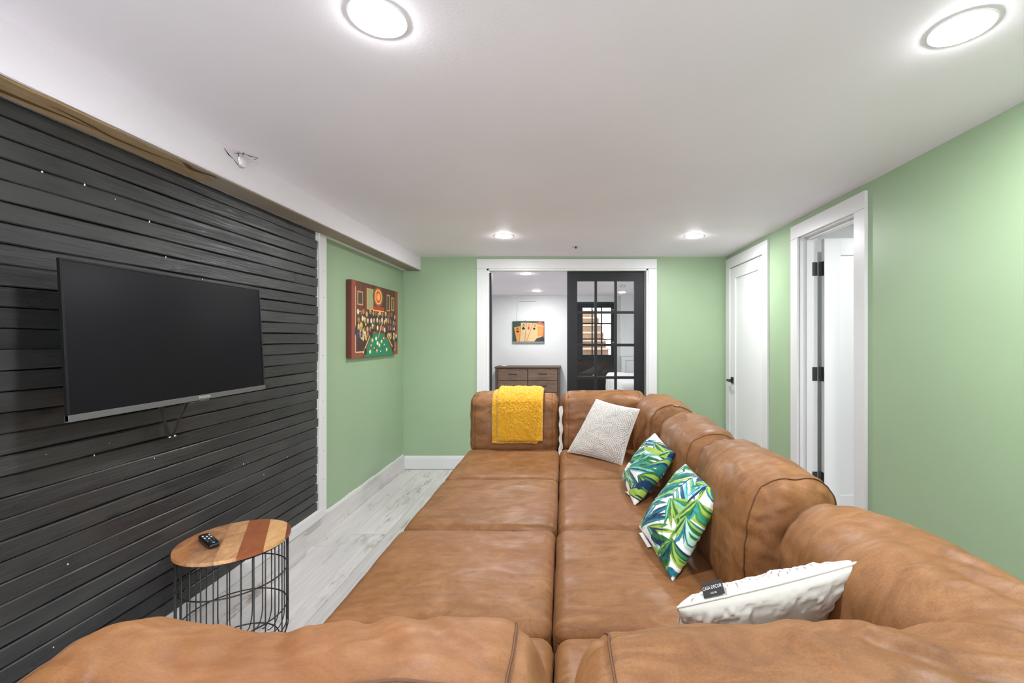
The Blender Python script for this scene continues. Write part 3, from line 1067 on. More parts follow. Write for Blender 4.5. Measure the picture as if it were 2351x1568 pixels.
def back(parent, cx, cy, width, depth, z0, z1, rz, seed, lean=0.04, res=0.011, puff=0.016, extra=(), ends=0.055, wr=1.0, name='back_cushion', rr=None, rear_seam=None):
    """a padded back cushion; local x = width, local -y = front"""
    h = (width / 2, depth / 2, (z1 - z0) / 2)
    sx = h[0] - ends

    def f_puff(P, N):
        u = 1 - np.clip(np.abs(P[:, 0]) / h[0], 0, 1) ** 3
        vz = 1 - np.clip(np.abs(P[:, 2] + 0.02) / h[2], 0, 1) ** 2.5
        fr = np.clip(-N[:, 1], 0, 1)
        up = np.clip(N[:, 2], 0, 1)
        return puff * (fr * u * (0.5 + 0.9 * vz) + up * u * 0.8)

    def f_seam(P, N):
        d = np.abs(np.abs(P[:, 0]) - sx)
        notend = 1 - np.abs(N[:, 0])
        return -0.0045 * np.exp(-(d / 0.006) ** 2) * notend - 0.002 * np.exp(-(d / 0.02) ** 2) * notend

    def f_pleat(P, N):
        d = np.abs(np.abs(P[:, 0]) - sx)
        q = P * np.array([5, 26, 26]) + seed * 2.3
        q = q + 0.6 * fbm(P * 7 + seed, seed + 3)[:, None]
        return wr * 0.010 * vnoise(q, seed + 20) * np.exp(-(d / 0.10)) * (1 - 0.5 * np.abs(N[:, 0]))

    def f_noise(P, N):
        q = P + seed * 1.7
        t = 0.011 * fbm(q * 3.6, seed, 2) * (1 - np.abs(N[:, 0]) * .6)
        w1 = ridge(q * np.array([6, 9, 12]) + 0.9 * fbm(q * 3, seed + 4)[:, None], seed + 7)
        top = np.clip(N[:, 2] + 0.3, 0, 1)
        t = t + wr * 0.0050 * np.clip(w1 - 0.5, 0, 1) * 2 * (0.35 + 0.65 * top)
        return t

    def warp(P):
        P = P.copy()
        zz = (P[:, 2] + h[2])
        P[:, 1] += lean * zz / (2 * h[2])
        return P

    r = rr or (ends + 0.035, min(depth / 2 - 0.004, 0.125), 0.115)
    S = Soft(h, r, [f_puff, f_seam, f_pleat, f_noise, *extra], warp, Mat((cx, cy, (z0 + z1) / 2), rz))
    bc = soft_part(name, S, res, M_sofa, parent)
    for s in (-1, 1):
        pts = S.loop(0, s * (sx / h[0]), 150, 0.0015)
        o = tube('seam', pts, 0.0022, M_seam, bc, seg=5, closed=True)
        o.location = (0, 0, 0)
    if rear_seam is not None:
        o = tube('seam', S.loop(1, rear_seam, 200, 0.0012), 0.0020, M_seam, bc, seg=5, closed=True)
        o.location = (0, 0, 0)
    return bc


def base_box(parent, x0, x1, y0, y1, z0=0.055, z1=0.245):
    S = Soft(((x1 - x0) / 2, (y1 - y0) / 2, (z1 - z0) / 2), (0.02, 0.02, 0.02), [lambda P, N: 0.002 * fbm(P * 8, 3)], None, Mat(((x0 + x1) / 2, (y0 + y1) / 2, (z0 + z1) / 2)))
    soft_part('base', S, 0.04, M_sofa, parent)
    for fx in (x0 + 0.06, x1 - 0.06):
        for fy in (y0 + 0.06, y1 - 0.06):
            lathe('foot', [(0, 0), (0.022, 0), (0.027, 0.062), (0, 0.062)], M_foot, parent, seg=12, loc=(fx, fy, 0.0))


def section(x, y, label):
    e = empty('sofa_section', (x, y, 0))
    tag(e, label, 'sofa', 'brown sectional sofa modules')
    return e


XL0, XL1 = -0.768, -0.031
XR0, XR1 = -0.023, 0.66
YA0, YB0, YC0, YD0 = 2.815, 2.078, 1.345, 0.66
G = 0.004
# row A: by the doorway
sA = section(-0.4, 3.2, 'brown suede sofa seat with the yellow throw over its backrest, by the doorway')
seat(sA, XL0, XL1, YA0 + G, 3.56, 1)
base_box(sA, XL0 + .01, XL1 - .005, YA0 + .01, 3.80)
back(sA, -0.402, 3.665, 0.735, 0.27, 0.40, 0.882, 0.0, 11, lean=0.05, res=0.010, rr=(0.058, 0.12, 0.085))
box('back_frame', XL0 + .01, XL1 - .01, 3.80, 3.84, 0.08, 0.74, M_sofa, sA, bev=0.012)
sB = section(0.3, 3.2, 'brown suede corner sofa seat holding the upright white patterned pillow')
seat(sB, XR0, XR1, YA0 + G, 3.56, 2)
base_box(sB, XR0 + .005, 0.84, YA0 + .01, 3.80)
back(sB, 0.335, 3.670, 0.70, 0.28, 0.40, 0.892, 0.0, 12, lean=0.05, res=0.010, rr=(0.058, 0.12, 0.085))
back(sB, 0.712, 3.21, 0.72, 0.29, 0.40, 0.896, -PI / 2, 13, lean=0.03, res=0.010, puff=0.028)
box('back_frame', XR0 + .01, 0.86, 3.82, 3.86, 0.08, 0.74, M_sofa, sB, bev=0.012)
box('back_frame', 0.845, 0.885, YA0 + .01, 3.82, 0.08, 0.74, M_sofa, sB, bev=0.012)
o = from_arrays('dust_cover', *(lambda pts: (pts, [(i, i + 1, i + 3, i + 2) for i in range(0, len(pts) - 2, 2)]))(
    [p for i in range(22) for p in ((-0.030 + 0.006 * math.sin(i * .9), 3.525 + 0.004 * math.sin(i * 2.1), 0.455 + i * 0.0165), (-0.006 + 0.005 * math.sin(i * .7 + 1), 3.545, 0.455 + i * 0.0165))]), M_liner, sB)
tag(o, 'strip of white lining fabric in the gap between the backrests')
# row B
sC = section(-0.4, 2.45, 'brown suede ottoman seat in the left row, second from the doorway')
seat(sC, XL0, XL1, YB0 + G, YA0 - G, 3)
base_box(sC, XL0 + .01, XL1 - .005, YB0 + .01, YA0 - .01)
sD = section(0.3, 2.45, 'brown suede sofa seat holding the farther leaf print pillow')
seat(sD, XR0, XR1, YB0 + G, YA0 - G, 4)
base_box(sD, XR0 + .005, 0.84, YB0 + .01, YA0 - .01)
back(sD, 0.728, 2.455, 0.71, 0.275, 0.40, 0.878, -PI / 2 - 0.03, 14, lean=0.03, puff=0.020)
box('back_frame', 0.845, 0.885, YB0 + .01, YA0 - .01, 0.08, 0.74, M_sofa, sD, bev=0.012)
# row C
sE = section(-0.4, 1.7, 'brown suede ottoman seat in the left row, beside the wire side table')
seat(sE, XL0 - 0.004, XL1 - 0.006, YC0 + G, YB0 - G, 5, res=0.009)
base_box(sE, XL0 + .01, XL1 - .005, YC0 + .01, YB0 - .01)
sF = section(0.3, 1.7, 'brown suede sofa seat holding the nearer, larger leaf print pillow')
seat(sF, XR0 - 0.006, XR1, YC0 + G, YB0 - G, 6, res=0.009)
base_box(sF, XR0 + .005, 0.84, YC0 + .01, YB0 - .01)
back(sF, 0.722, 1.720, 0.685, 0.285, 0.40, 0.888, -PI / 2, 15, lean=0.04, res=0.008, puff=0.026)
box('back_frame', 0.855, 0.895, YC0 + .01, YB0 - .01, 0.08, 0.74, M_sofa, sF, bev=0.012)
# row D, nearest
sG = section(-0.4, 1.0, 'brown suede sofa seat with its backrest at the lower left edge of the picture')
seat(sG, XL0, XL1, YD0 + .07, YC0 - G, 7, res=0.02)
base_box(sG, XL0 + .01, XL1 - .005, 0.50, YC0 - .01)


def folds(lst):
    """list of (x, y, dx, dy, length, width, depth): creases on the top, in local coordinates"""
    def f(P, N):
        t = np.zeros(len(P))
        for (x, y, ang, L, wd, dp) in lst:
            c, s = math.cos(ang), math.sin(ang)
            X, Y = P[:, 0] - x, P[:, 1] - y
            a, b = X * c + Y * s, -X * s + Y * c
            b = b - 0.25 * a * a / max(L, .01)
            e = np.exp(-(a / L) ** 2)
            t = t + dp * e * (np.exp(-(b / wd) ** 2) - 0.6 * np.exp(-((b - 1.6 * wd) / wd) ** 2))
        return t * np.clip(N[:, 2] + 0.5, 0, 1)
    return f


def top_wave(pts):
    xs, zs = zip(*pts)

    def f(P, N):
        return np.interp(P[:, 0], xs, zs) * np.clip(N[:, 2] + 0.35, 0, 1)
    return f


# near back cushions face away from the camera (+y), so they are turned by 180 degrees: local x = -world x
back(sG, -0.408, 0.630, 0.784, 0.28, 0.40, 0.885, PI, 16, lean=-0.01, res=0.006, puff=0.012, wr=0.8, rear_seam=0.5,
     extra=[folds([(0.02, -0.02, 2.2, 0.10, 0.018, -0.007), (-0.12, -0.03, 2.3, 0.13, 0.022, -0.009), (-0.24, 0.0, 2.5, 0.10, 0.02, -0.007), (0.16, 0.0, 2.2, 0.08, 0.02, -0.005)]),
            top_wave([(-0.40, 0.004), (-0.2, 0.014), (0.0, 0.0), (0.1, -0.008), (0.28, 0.012), (0.40, -0.02)])])
box('back_frame', XL0 + .01, XL1 - .01, 0.455, 0.495, 0.08, 0.74, M_sofa, sG, bev=0.012)
sH = section(0.3, 1.0, 'brown suede corner sofa seat nearest the viewer, holding the tagged white pillow')
seat(sH, XR0, XR1, YD0 + .07, YC0 - G, 8, res=0.02)
base_box(sH, XR0 + .005, 0.84, 0.50, YC0 - .01)
back(sH, 0.441, 0.630, 0.868, 0.28, 0.40, 0.885, PI, 17, lean=-0.01, res=0.006, puff=0.014, wr=0.9, rear_seam=0.62,
     extra=[folds([(-0.05, -0.02, 2.5, 0.16, 0.02, -0.011), (-0.20, -0.02, 2.4, 0.12, 0.022, -0.010), (0.10, 0.0, 2.0, 0.08, 0.02, -0.005), (-0.30, -0.04, 2.9, 0.10, 0.02, -0.010)]),
            top_wave([(-0.44, 0.0), (-0.25, 0.010), (-0.13, -0.010), (0.05, 0.002), (0.25, 0.008), (0.44, -0.004)])])
back(sH, 0.752, 0.970, 0.77, 0.285, 0.40, 0.880, -PI / 2 - 0.03, 18, lean=0.035, res=0.007, puff=0.022,
     extra=[top_wave([(-0.385, -0.035), (-0.25, -0.012), (0, 0.008), (0.385, 0.0)]), folds([(0.05, 0.0, 0.5, 0.16, 0.02, -0.010), (0.2, 0.02, 0.6, 0.14, 0.022, -0.008), (-0.1, -0.03, 0.3, 0.12, 0.02, -0.006)])])
box('back_frame', 0.865, 0.905, 0.50, YC0 - .01, 0.08, 0.74, M_sofa, sH, bev=0.012)
box('back_frame', XR0 + .01, 0.86, 0.455, 0.495, 0.08, 0.74, M_sofa, sH, bev=0.012)

# bed in the far room
bd = empty('bed', (1.5, 7.2, 0))
tag(bd, 'bed under a white cover seen through the right column of glass panes', 'bed')
S = Soft((0.62, 1.0, 0.30), (0.07, 0.09, 0.09), [lambda P, N: 0.012 * fbm(P * 5, 4) + 0.010 * vnoise(np.c_[P[:, 0] * 12, P[:, 1] * 12, P[:, 2] * 0.8], 6) * (1 - np.abs(N[:, 2]))], None, Mat((1.42, 7.3, 0.405)))
soft_part('cover', S, 0.025, mat('white_bedding', (232, 232, 232), 0.9), bd)
box('bed_frame', 0.86, 1.98, 6.38, 8.25, 0.0, 0.12, M_dresser_d, bd, bev=0.01)


# ---------------------------------------------------------------- painted canvases (numpy)
class Canvas:
    def __init__(s, w, h, bg):
        s.w, s.h = w, h
        s.a = np.zeros((h, w, 3)) + np.array(lin(bg))
        s.X, s.Y = np.meshgrid(np.arange(w) + .5, np.arange(h) + .5)

    def _box(s, x0, y0, x1, y1):
        return max(0, int(x0)), max(0, int(y0)), min(s.w, int(x1) + 2), min(s.h, int(y1) + 2)

    def seg(s, p, q, wp, wq, c, al=1.0):
        m = max(wp, wq) + 1
        x0, y0, x1, y1 = s._box(min(p[0], q[0]) - m, min(p[1], q[1]) - m, max(p[0], q[0]) + m, max(p[1], q[1]) + m)
        if x1 <= x0 or y1 <= y0: return
        X, Y = s.X[y0:y1, x0:x1], s.Y[y0:y1, x0:x1]
        d = np.array(q, float) - np.array(p, float)
        L = max(1e-6, d @ d)
        t = np.clip(((X - p[0]) * d[0] + (Y - p[1]) * d[1]) / L, 0, 1)
        dist = np.hypot(X - p[0] - t * d[0], Y - p[1] - t * d[1])
        wd = wp + (wq - wp) * t
        a = (np.clip(wd - dist + 0.5, 0, 1) * al)[..., None]
        s.a[y0:y1, x0:x1] = s.a[y0:y1, x0:x1] * (1 - a) + np.array(lin(c)) * a

    def curve(s, pts, ws, c, al=1.0):
        for i in range(len(pts) - 1): s.seg(pts[i], pts[i + 1], ws[i], ws[i + 1], c, al)

    def leaflet(s, p, ang, L, wd, c, bend=0.0):
        n = 7
        pts, ws = [], []
        x, y = p
        for i in range(n + 1):
            t = i / n
            pts.append((x, y))
            ws.append(max(0.35, wd * math.sin(PI * min(1, 0.12 + t * 0.88)) ** 0.8))
            x += math.cos(ang + bend * t) * L / n
            y += math.sin(ang + bend * t) * L / n
        s.curve(pts, ws, c)

    def ell(s, cx, cy, rx, ry, c, rot=0.0, al=1.0, soft=1.0):
        m = max(rx, ry) + 2
        x0, y0, x1, y1 = s._box(cx - m, cy - m, cx + m, cy + m)
        if x1 <= x0 or y1 <= y0: return
        X, Y = s.X[y0:y1, x0:x1] - cx, s.Y[y0:y1, x0:x1] - cy
        u = X * math.cos(rot) + Y * math.sin(rot)
        v = -X * math.sin(rot) + Y * math.cos(rot)
        r = np.sqrt((u / rx) ** 2 + (v / ry) ** 2)
        a = (np.clip((1 - r) * min(rx, ry) / soft + .5, 0, 1) * al)[..., None]
        s.a[y0:y1, x0:x1] = s.a[y0:y1, x0:x1] * (1 - a) + np.array(lin(c)) * a

    def poly(s, pts, c, al=1.0):
        ins = np.ones_like(s.X, bool)
        n = len(pts)
        area = sum(pts[i][0] * pts[(i + 1) % n][1] - pts[(i + 1) % n][0] * pts[i][1] for i in range(n))
        for i in range(n):
            (ax, ay), (bx, by) = pts[i], pts[(i + 1) % n]
            cr = (bx - ax) * (s.Y - ay) - (by - ay) * (s.X - ax)
            ins &= (cr * area >= 0)
        a = (ins * al)[..., None]
        s.a = s.a * (1 - a) + np.array(lin(c)) * a

    def sample(s, u, v):
        """u, v in 0..1 (v = 0 is the bottom row)"""
        x = np.clip(u * s.w - .5, 0, s.w - 1.001)
        y = np.clip((1 - v) * s.h - .5, 0, s.h - 1.001)
        i, j = x.astype(int), y.astype(int)
        fx, fy = (x - i)[:, None], (y - j)[:, None]
        A = s.a
        i1, j1 = np.minimum(i + 1, s.w - 1), np.minimum(j + 1, s.h - 1)
        return (A[j, i] * (1 - fx) + A[j, i1] * fx) * (1 - fy) + (A[j1, i] * (1 - fx) + A[j1, i1] * fx) * fy


def set_paint(me, rgb):
    at = me.color_attributes.new('paint', 'FLOAT_COLOR', 'POINT')
    at.data.foreach_set('color', np.c_[rgb, np.ones(len(rgb))].astype(np.float32).ravel())


LEAF = [(38, 110, 58), (62, 138, 66), (104, 160, 78), (158, 188, 78), (36, 118, 136), (26, 78, 112), (20, 52, 88), (126, 200, 208), (176, 218, 200), (52, 150, 150)]


def frond(cv, r, x, y, ang, L, cols, bend=0.0, n=13, lw=1.0, spread=1.0):
    px, py = x, y
    pts = []
    for i in range(n + 1):
        t = i / n
        pts.append((px, py, ang + bend * t))
        px += math.cos(ang + bend * t) * L / n
        py += math.sin(ang + bend * t) * L / n
    for i, (qx, qy, a) in enumerate(pts[1:]):
        t = i / n
        ll = L * (0.62 * math.sin(PI * (0.18 + 0.72 * t)) + 0.08) * r.uniform(.8, 1.1)
        for sgn in (-1, 1):
            c = cols[r.randrange(len(cols))]
            aa = a + sgn * spread * (0.95 - 0.45 * t) + r.uniform(-.08, .08)
            cv.leaflet((qx, qy), aa, ll, L * 0.030 * lw * r.uniform(.8, 1.25), c, -sgn * r.uniform(.1, .5))
            if r.random() < .6:
                c2 = cols[r.randrange(len(cols))]
                cv.leaflet((qx, qy), aa + sgn * .05, ll * .75, L * 0.011 * lw, c2, -sgn * r.uniform(.1, .5))
    for i in range(n): cv.seg(pts[i][:2], pts[i + 1][:2], L * .014, L * .010, (28, 70, 92))


def leaf_canvas(which, w=320, h=320):
    """hand-laid palm print: fans of brush strokes on white, laid out on a slanted sheet (BL, BR, TL corners)"""
    r = random.Random(40 + which)
    cv = Canvas(w, h, (243, 245, 242))
    BL, BR, TL = [((235, 1050), (555, 1510), (670, 385)), ((45, 490), (150, 765), (360, 45))][which]
    ax, ay = BR[0] - BL[0], BR[1] - BL[1]
    bx, by = TL[0] - BL[0], TL[1] - BL[1]
    det = ax * by - bx * ay
    k = [1.0, 0.62][which]
    DG, MG, LG, LI, TE, BL_, NV, CY, MI, T2 = LEAF

    def cvt(x, y):
        dx, dy = x - BL[0], y - BL[1]
        return ((by * dx - bx * dy) / det * w, (1 - (ax * dy - ay * dx) / det) * h)

    def stroke(x, y, ang, L, wd, c, bend=0.0, n=8):
        wd *= 1.12
        pts, ws = [], []
        for i in range(n + 1):
            t = i / n
            pts.append(cvt(x, y))
            ws.append(max(0.4, wd * math.sin(PI * min(1, 0.10 + t * 0.90)) ** 0.75))
            aa = math.radians(ang + bend * t)
            x += math.cos(aa) * L / n
            y += math.sin(aa) * L / n
        cv.curve(pts, ws, c)

    def fan(cx, cy, a0, a1, L, n, cols, wd=5.0, bend=14):
        for i in range(n):
            a_ = a0 + (a1 - a0) * (i + .5) / n + r.uniform(-2, 2)
            l_ = L * r.uniform(.82, 1.08)
            c = cols[i % len(cols)]
            sg = 1 if a_ > (a0 + a1) / 2 else -1
            stroke(cx, cy, a_, l_, wd, c, sg * bend)
            stroke(cx, cy, a_ + 1.2, l_ * .8, wd * .32, cols[(i + 1) % len(cols)], sg * bend)
            if i % 2: stroke(cx, cy, a_ - 1.5, l_ * .9, wd * .16, NV, sg * bend)

    def rachis(x0, y0, x1, y1, n, aL, aR, L, cols, wd=5.0):
        for i in range(n):
            t = (i + .3) / n
            x, y = x0 + (x1 - x0) * t, y0 + (y1 - y0) * t
            l_ = L * (.55 + .6 * math.sin(PI * (.2 + .7 * t)))
            for a_, b_ in ((aL, 12), (aR, -12)):
                c = cols[(i * 2 + (a_ == aL)) % len(cols)]
                stroke(x, y, a_ + r.uniform(-5, 5), l_, wd, c, b_)
                stroke(x, y, a_ + r.uniform(-3, 3), l_ * .7, wd * .3, cols[(i + 2) % len(cols)], b_)
        stroke(x0, y0, math.degrees(math.atan2(y1 - y0, x1 - x0)), math.hypot(x1 - x0, y1 - y0), 2.4, NV)
    if which == 0:
        fan(600, 560, 150, 215, 150, 5, [MI, LG, MG], 5)
        fan(300, 1090, -112, -78, 360, 5, [LG, MI, MG, LI], 6)
        fan(515, 640, -75, 48, 250, 10, [MG, LG, DG, MI, MG], 8.5)
        fan(515, 650, 62, 118, 230, 6, [NV, TE, MI, BL_], 6)
        fan(300, 1080, -68, -4, 400, 9, [TE, NV, BL_, T2, CY, BL_], 8)
        rachis(880, 555, 650, 860, 7, 78, 172, 260, [TE, CY, DG, BL_, LI, T2], 8)
        fan(905, 560, -30, 75, 190, 7, [MG, LI, DG, MG], 9)
        fan(640, 880, 24, 100, 330, 7, [LI, MG, CY, LI, DG], 11)
        fan(690, 1160, 20, 70, 190, 3, [LI, MG], 9)
        fan(400, 1120, 4, 66, 270, 5, [MG, LI, NV, DG, CY], 9)
        stroke(440, 1215, 22, 240, 15, NV); stroke(450, 1200, 20, 210, 7, DG)
        fan(310, 1140, 52, 88, 190, 4, [NV, NV, MI], 4)
        for (x, y) in ((492, 1368), (552, 1378), (520, 1410)): cv.ell(*cvt(x, y), 15, 24, DG)
        stroke(430, 1290, 40, 120, 7, LI); stroke(500, 1500, -30, 110, 12, TE); stroke(540, 1455, -60, 130, 7, LG)
        stroke(720, 470, 40, 300, 7, LG); stroke(760, 1010, 50, 170, 10, LI)
        fan(1010, 640, 90, 150, 230, 6, [DG, LI, TE, MG], 10)
        fan(940, 700, 70, 128, 300, 6, [CY, DG, TE, LI, NV], 9)
        fan(860, 930, 78, 140, 260, 6, [DG, LI, MG, T2], 10)
        fan(760, 1080, 60, 130, 260, 6, [TE, LI, DG, MI], 10)
        fan(640, 1250, 70, 150, 240, 6, [NV, MG, LI, DG], 10)
        fan(420, 880, -60, 10, 200, 5, [MI, TE, LG], 7)
        fan(700, 380, 60, 120, 170, 5, [MI, LG, DG, TE], 8)
    else:
        fan(330, 90, 120, 170, 130, 4, [TE, MI, NV], 7)
        fan(230, 200, -62, 20, 190, 8, [TE, CY, NV, MI, BL_], 9)
        fan(380, 215, -28, 84, 190, 8, [NV, LI, DG, MI, NV], 11)
        fan(155, 355, -62, 46, 260, 10, [DG, MG, LG, TE, DG, CY], 12)
        stroke(322, 265, 45, 170, 15, LI)
        fan(170, 480, -42, 14, 220, 6, [MG, CY, DG, T2], 12)
        fan(165, 460, 70, 128, 240, 8, [NV, TE, LI, BL_, MI], 10)
        fan(245, 560, -30, 100, 150, 7, [DG, LI, NV, MG], 12)
        fan(90, 420, 62, 104, 210, 4, [MI, LG, T2], 8)
        fan(430, 400, 60, 150, 170, 6, [TE, MG, LG, CY], 12)
        fan(500, 240, 70, 130, 170, 5, [NV, DG, MI], 9)
        fan(330, 620, -60, 60, 190, 7, [MG, LI, DG, TE, CY], 12)
        fan(480, 330, 60, 140, 240, 6, [DG, TE, LI, MG], 12)
        fan(150, 700, -60, 20, 150, 5, [TE, NV, LI], 10)
        stroke(120, 690, -10, 130, 12, LI); stroke(200, 650, -40, 120, 10, NV)
    return cv


def flower_canvas(w=420, h=420):
    cv = Canvas(w, h, (224, 222, 218))
    r = random.Random(5)
    cs = [(.24, .22), (.68, .18), (.30, .62), (.72, .58), (.50, .92), (.05, .88), (.95, .90), (.50, .40), (1.0, .36), (.02, .42)]
    pts = [(c[0] * w, c[1] * h) for c in cs]
    for ci, (cx, cy) in enumerate(pts):
        for ring_ in range(1, 11):
            rad = ring_ * w * .0285
            n = int(5 + ring_ * 4.4)
            for k in range(n):
                a = 2 * PI * (k + .5 * (ring_ % 2)) / n
                x, y = cx + rad * math.cos(a), cy + rad * math.sin(a)
                if not (4 < x < w - 4 and 4 < y < h - 4): continue
                d0 = math.hypot(x - cx, y - cy)
                if any(math.hypot(x - q[0], y - q[1]) < d0 - 1 for j, q in enumerate(pts) if j != ci): continue
                cv.ell(x, y, w * .0125, w * .0050, (138, 128, 118), a, 1.0, 1.0)
    return cv


def pillow(name, C4, thick, cvs, m, res=200, pinch=0.06, plain=(232, 230, 224), seed=0, emboss=0.0, wrinkle=0.004, back_mat_same=True, parent=None, seam_m=None, sag=0.0, pw=0.42):
    """C4 = P00, P10, P11, P01 corners. Front side = (P10-P00)x(P01-P00)."""
    P00, P10, P11, P01 = [np.array(c, float) for c in C4]
    nrm = np.cross(P10 - P00, P01 - P00)
    nrm /= np.linalg.norm(nrm)
    lu = (np.linalg.norm(P10 - P00) + np.linalg.norm(P11 - P01)) / 2
    lv = (np.linalg.norm(P01 - P00) + np.linalg.norm(P11 - P10)) / 2
    nu = res
    nv = max(8, int(res * lv / lu))
    # denser near the edges
    tu = np.linspace(-1, 1, nu + 1); tv = np.linspace(-1, 1, nv + 1)
    tu = np.sin(tu * PI / 2) * .35 + tu * .65
    tv = np.sin(tv * PI / 2) * .35 + tv * .65
    U, V = np.meshgrid(tu, tv, indexing='ij')
    u, v = U.ravel(), V.ravel()

    def pos(side):
        x = u * (1 - pinch * (1 - v ** 2) - 0.01 * vnoise(np.c_[v * 3, v * 0, v * 0 + side * 0], seed + 1) * (np.abs(u) > .5))
        y = v * (1 - pinch * (1 - u ** 2))
        a, b = ((x + 1) / 2)[:, None], ((y + 1) / 2)[:, None]
        P = (P00 * (1 - a) + P10 * a) * (1 - b) + (P01 * (1 - a) + P11 * a) * b
        e = np.clip((1 - u ** 2) * (1 - v ** 2), 0, 1)
        t = e ** pw * thick / 2 + 0.0025
        q = np.c_[u * 2, v * 2, u * 0 + side * 7]
        ed = np.clip(1 - e * 2.2, 0, 1)
        t = t * (1 + 0.06 * fbm(q * 0.9, seed + 2))
        t = t + wrinkle * vnoise(q * 3.2 + fbm(q * 1.3, seed)[:, None] * .7, seed + 4) * np.clip(e * 6, 0, 1) + wrinkle * 1.2 * ed * vnoise(q * 8, seed + 6) * np.clip(e * 12, 0, 1)
        if sag: P[:, 2] -= sag * (1 - (u ** 2)) * np.clip(v, 0, 1)
        if emboss and side > 0:
            lum = cvs.sample((u + 1) / 2, (v + 1) / 2).mean(1)
            t = t - emboss * (1 - np.clip((lum - .35) / .45, 0, 1))
        return P + nrm * (t * side)[:, None]

    A, B = pos(1), pos(-1)
    N = (nu + 1) * (nv + 1)
    idx = np.arange(N).reshape(nu + 1, nv + 1)
    q0 = np.stack([idx[:-1, :-1], idx[1:, :-1], idx[1:, 1:], idx[:-1, 1:]], -1).reshape(-1, 4)
    Q = [q0, (q0 + N)[:, ::-1]]
    ring = np.concatenate([idx[:, 0], idx[-1, 1:], idx[-2::-1, -1], idx[0, -2:0:-1]])
    r2 = np.roll(ring, -1)
    Q.append(np.stack([ring, ring + N, r2 + N, r2], 1))
    me = mesh_np(name, np.concatenate([A, B]), np.concatenate(Q))
    cu = cvs.sample((u + 1) / 2, (v + 1) / 2)
    cb = cu if plain is None else np.zeros_like(cu) + np.array(lin(plain))
    set_paint(me, np.concatenate([cu, cb]))
    o = link(name, me, m, parent)
    edge = (A[ring] + B[ring]) / 2
    return o, edge, nrm


# pillow 1: square white with grey dashes, leaning in the far corner
Pa = empty('throw_pillow', (0.25, 3.3, 0.46))
tag(Pa, 'square white pillow with pale petal pattern leaning in the far sofa corner', 'pillow')
cvf = flower_canvas()
M_petal = attr_mat('petal_fabric', 0.8, 0.1, 0.1)
pc, edge, nr = pillow('pillow_cover', [(0.035, 3.40, 0.470), (0.405, 3.055, 0.468), (0.525, 3.03, 0.858), (0.262, 3.46, 0.868)], 0.12, cvf, M_petal, res=300, wrinkle=0.0022, seed=3, emboss=0.0015, parent=Pa, pinch=0.05)
o = tube('piping', edge[::6], 0.0035, mat('white_piping', (240, 240, 238), 0.7), Pa, seg=6, closed=True)

# pillows 2 and 3: leaf print
for k, (C4, lab, sd_, fl_) in enumerate([
    ([(0.372, 2.76, 0.475), (0.375, 2.315, 0.470), (0.585, 2.30, 0.748), (0.565, 2.70, 0.765)], 'leaf print pillow lying farther back, against the second side backrest', 1, False),
    ([(0.350, 2.02, 0.480), (0.398, 1.60, 0.466), (0.600, 1.68, 0.760), (0.560, 2.005, 0.775)], 'leaf print pillow nearer the viewer, its white care label showing on the seat', 0, True)]):
    e = empty('throw_pillow', (0.45, (C4[0][1] + C4[1][1]) / 2, 0.46))
    tag(e, lab, 'pillow')
    cvl = leaf_canvas(sd_)
    pc, edge, nr = pillow('pillow_cover', C4, 0.125, cvl, M_print, res=300, plain=None, seed=30 + k, parent=e, pinch=0.045, wrinkle=0.003)
    c0, c1 = np.array(C4[0]), np.array(C4[1])
    if k == 1:
        a = c0 + (c1 - c0) * 0.12; b = c0 + (c1 - c0) * 0.42
        off = np.array([-0.016, 0.0, -0.002])
        V = [a, b, b + off, a + off]
        V = [tuple(p) for p in V] + [tuple(p + np.array([0, 0, .0015])) for p in V]
        from_arrays('care_label', V, [(3, 2, 1, 0), (4, 5, 6, 7), (0, 1, 5, 4), (1, 2, 6, 5), (2, 3, 7, 6), (3, 0, 4, 7)], M_white_plastic, e, smooth=False)
    else:
        for (ax, ay, bx_, by_) in ((0.372, 2.44, 0.350, 2.50), (0.50, 2.36, 0.53, 2.28), (0.51, 2.35, 0.50, 2.27)):
            tube('label_tie', [(ax, ay, 0.480), ((ax + bx_) / 2, (ay + by_) / 2, 0.486), (bx_, by_, 0.476)], [0.009, 0.008, 0.002], M_white_plastic, e, seg=6, flat=0.25)

# pillow 4: tagged white pillow nearest the viewer, pattern side away
Pd = empty('throw_pillow', (0.45, 1.0, 0.46))
tag(Pd, 'white pillow with a small black brand tag, leaning in the nearest sofa corner', 'pillow')
C4 = [(0.590, 1.13, 0.53), (0.300, 1.215, 0.475), (0.282, 1.075, 0.692), (0.648, 0.965, 0.858)]
pc, edge, nr = pillow('pillow_cover', C4, 0.15, cvf, M_petal, res=260, seed=9, emboss=0.002, parent=Pd, pinch=0.05, plain=(206, 206, 197), wrinkle=0.004, pw=0.38)
o = tube('piping', edge[::6], 0.0035, mat('cream_piping', (234, 233, 226), 0.7), Pd, seg=6, closed=True)
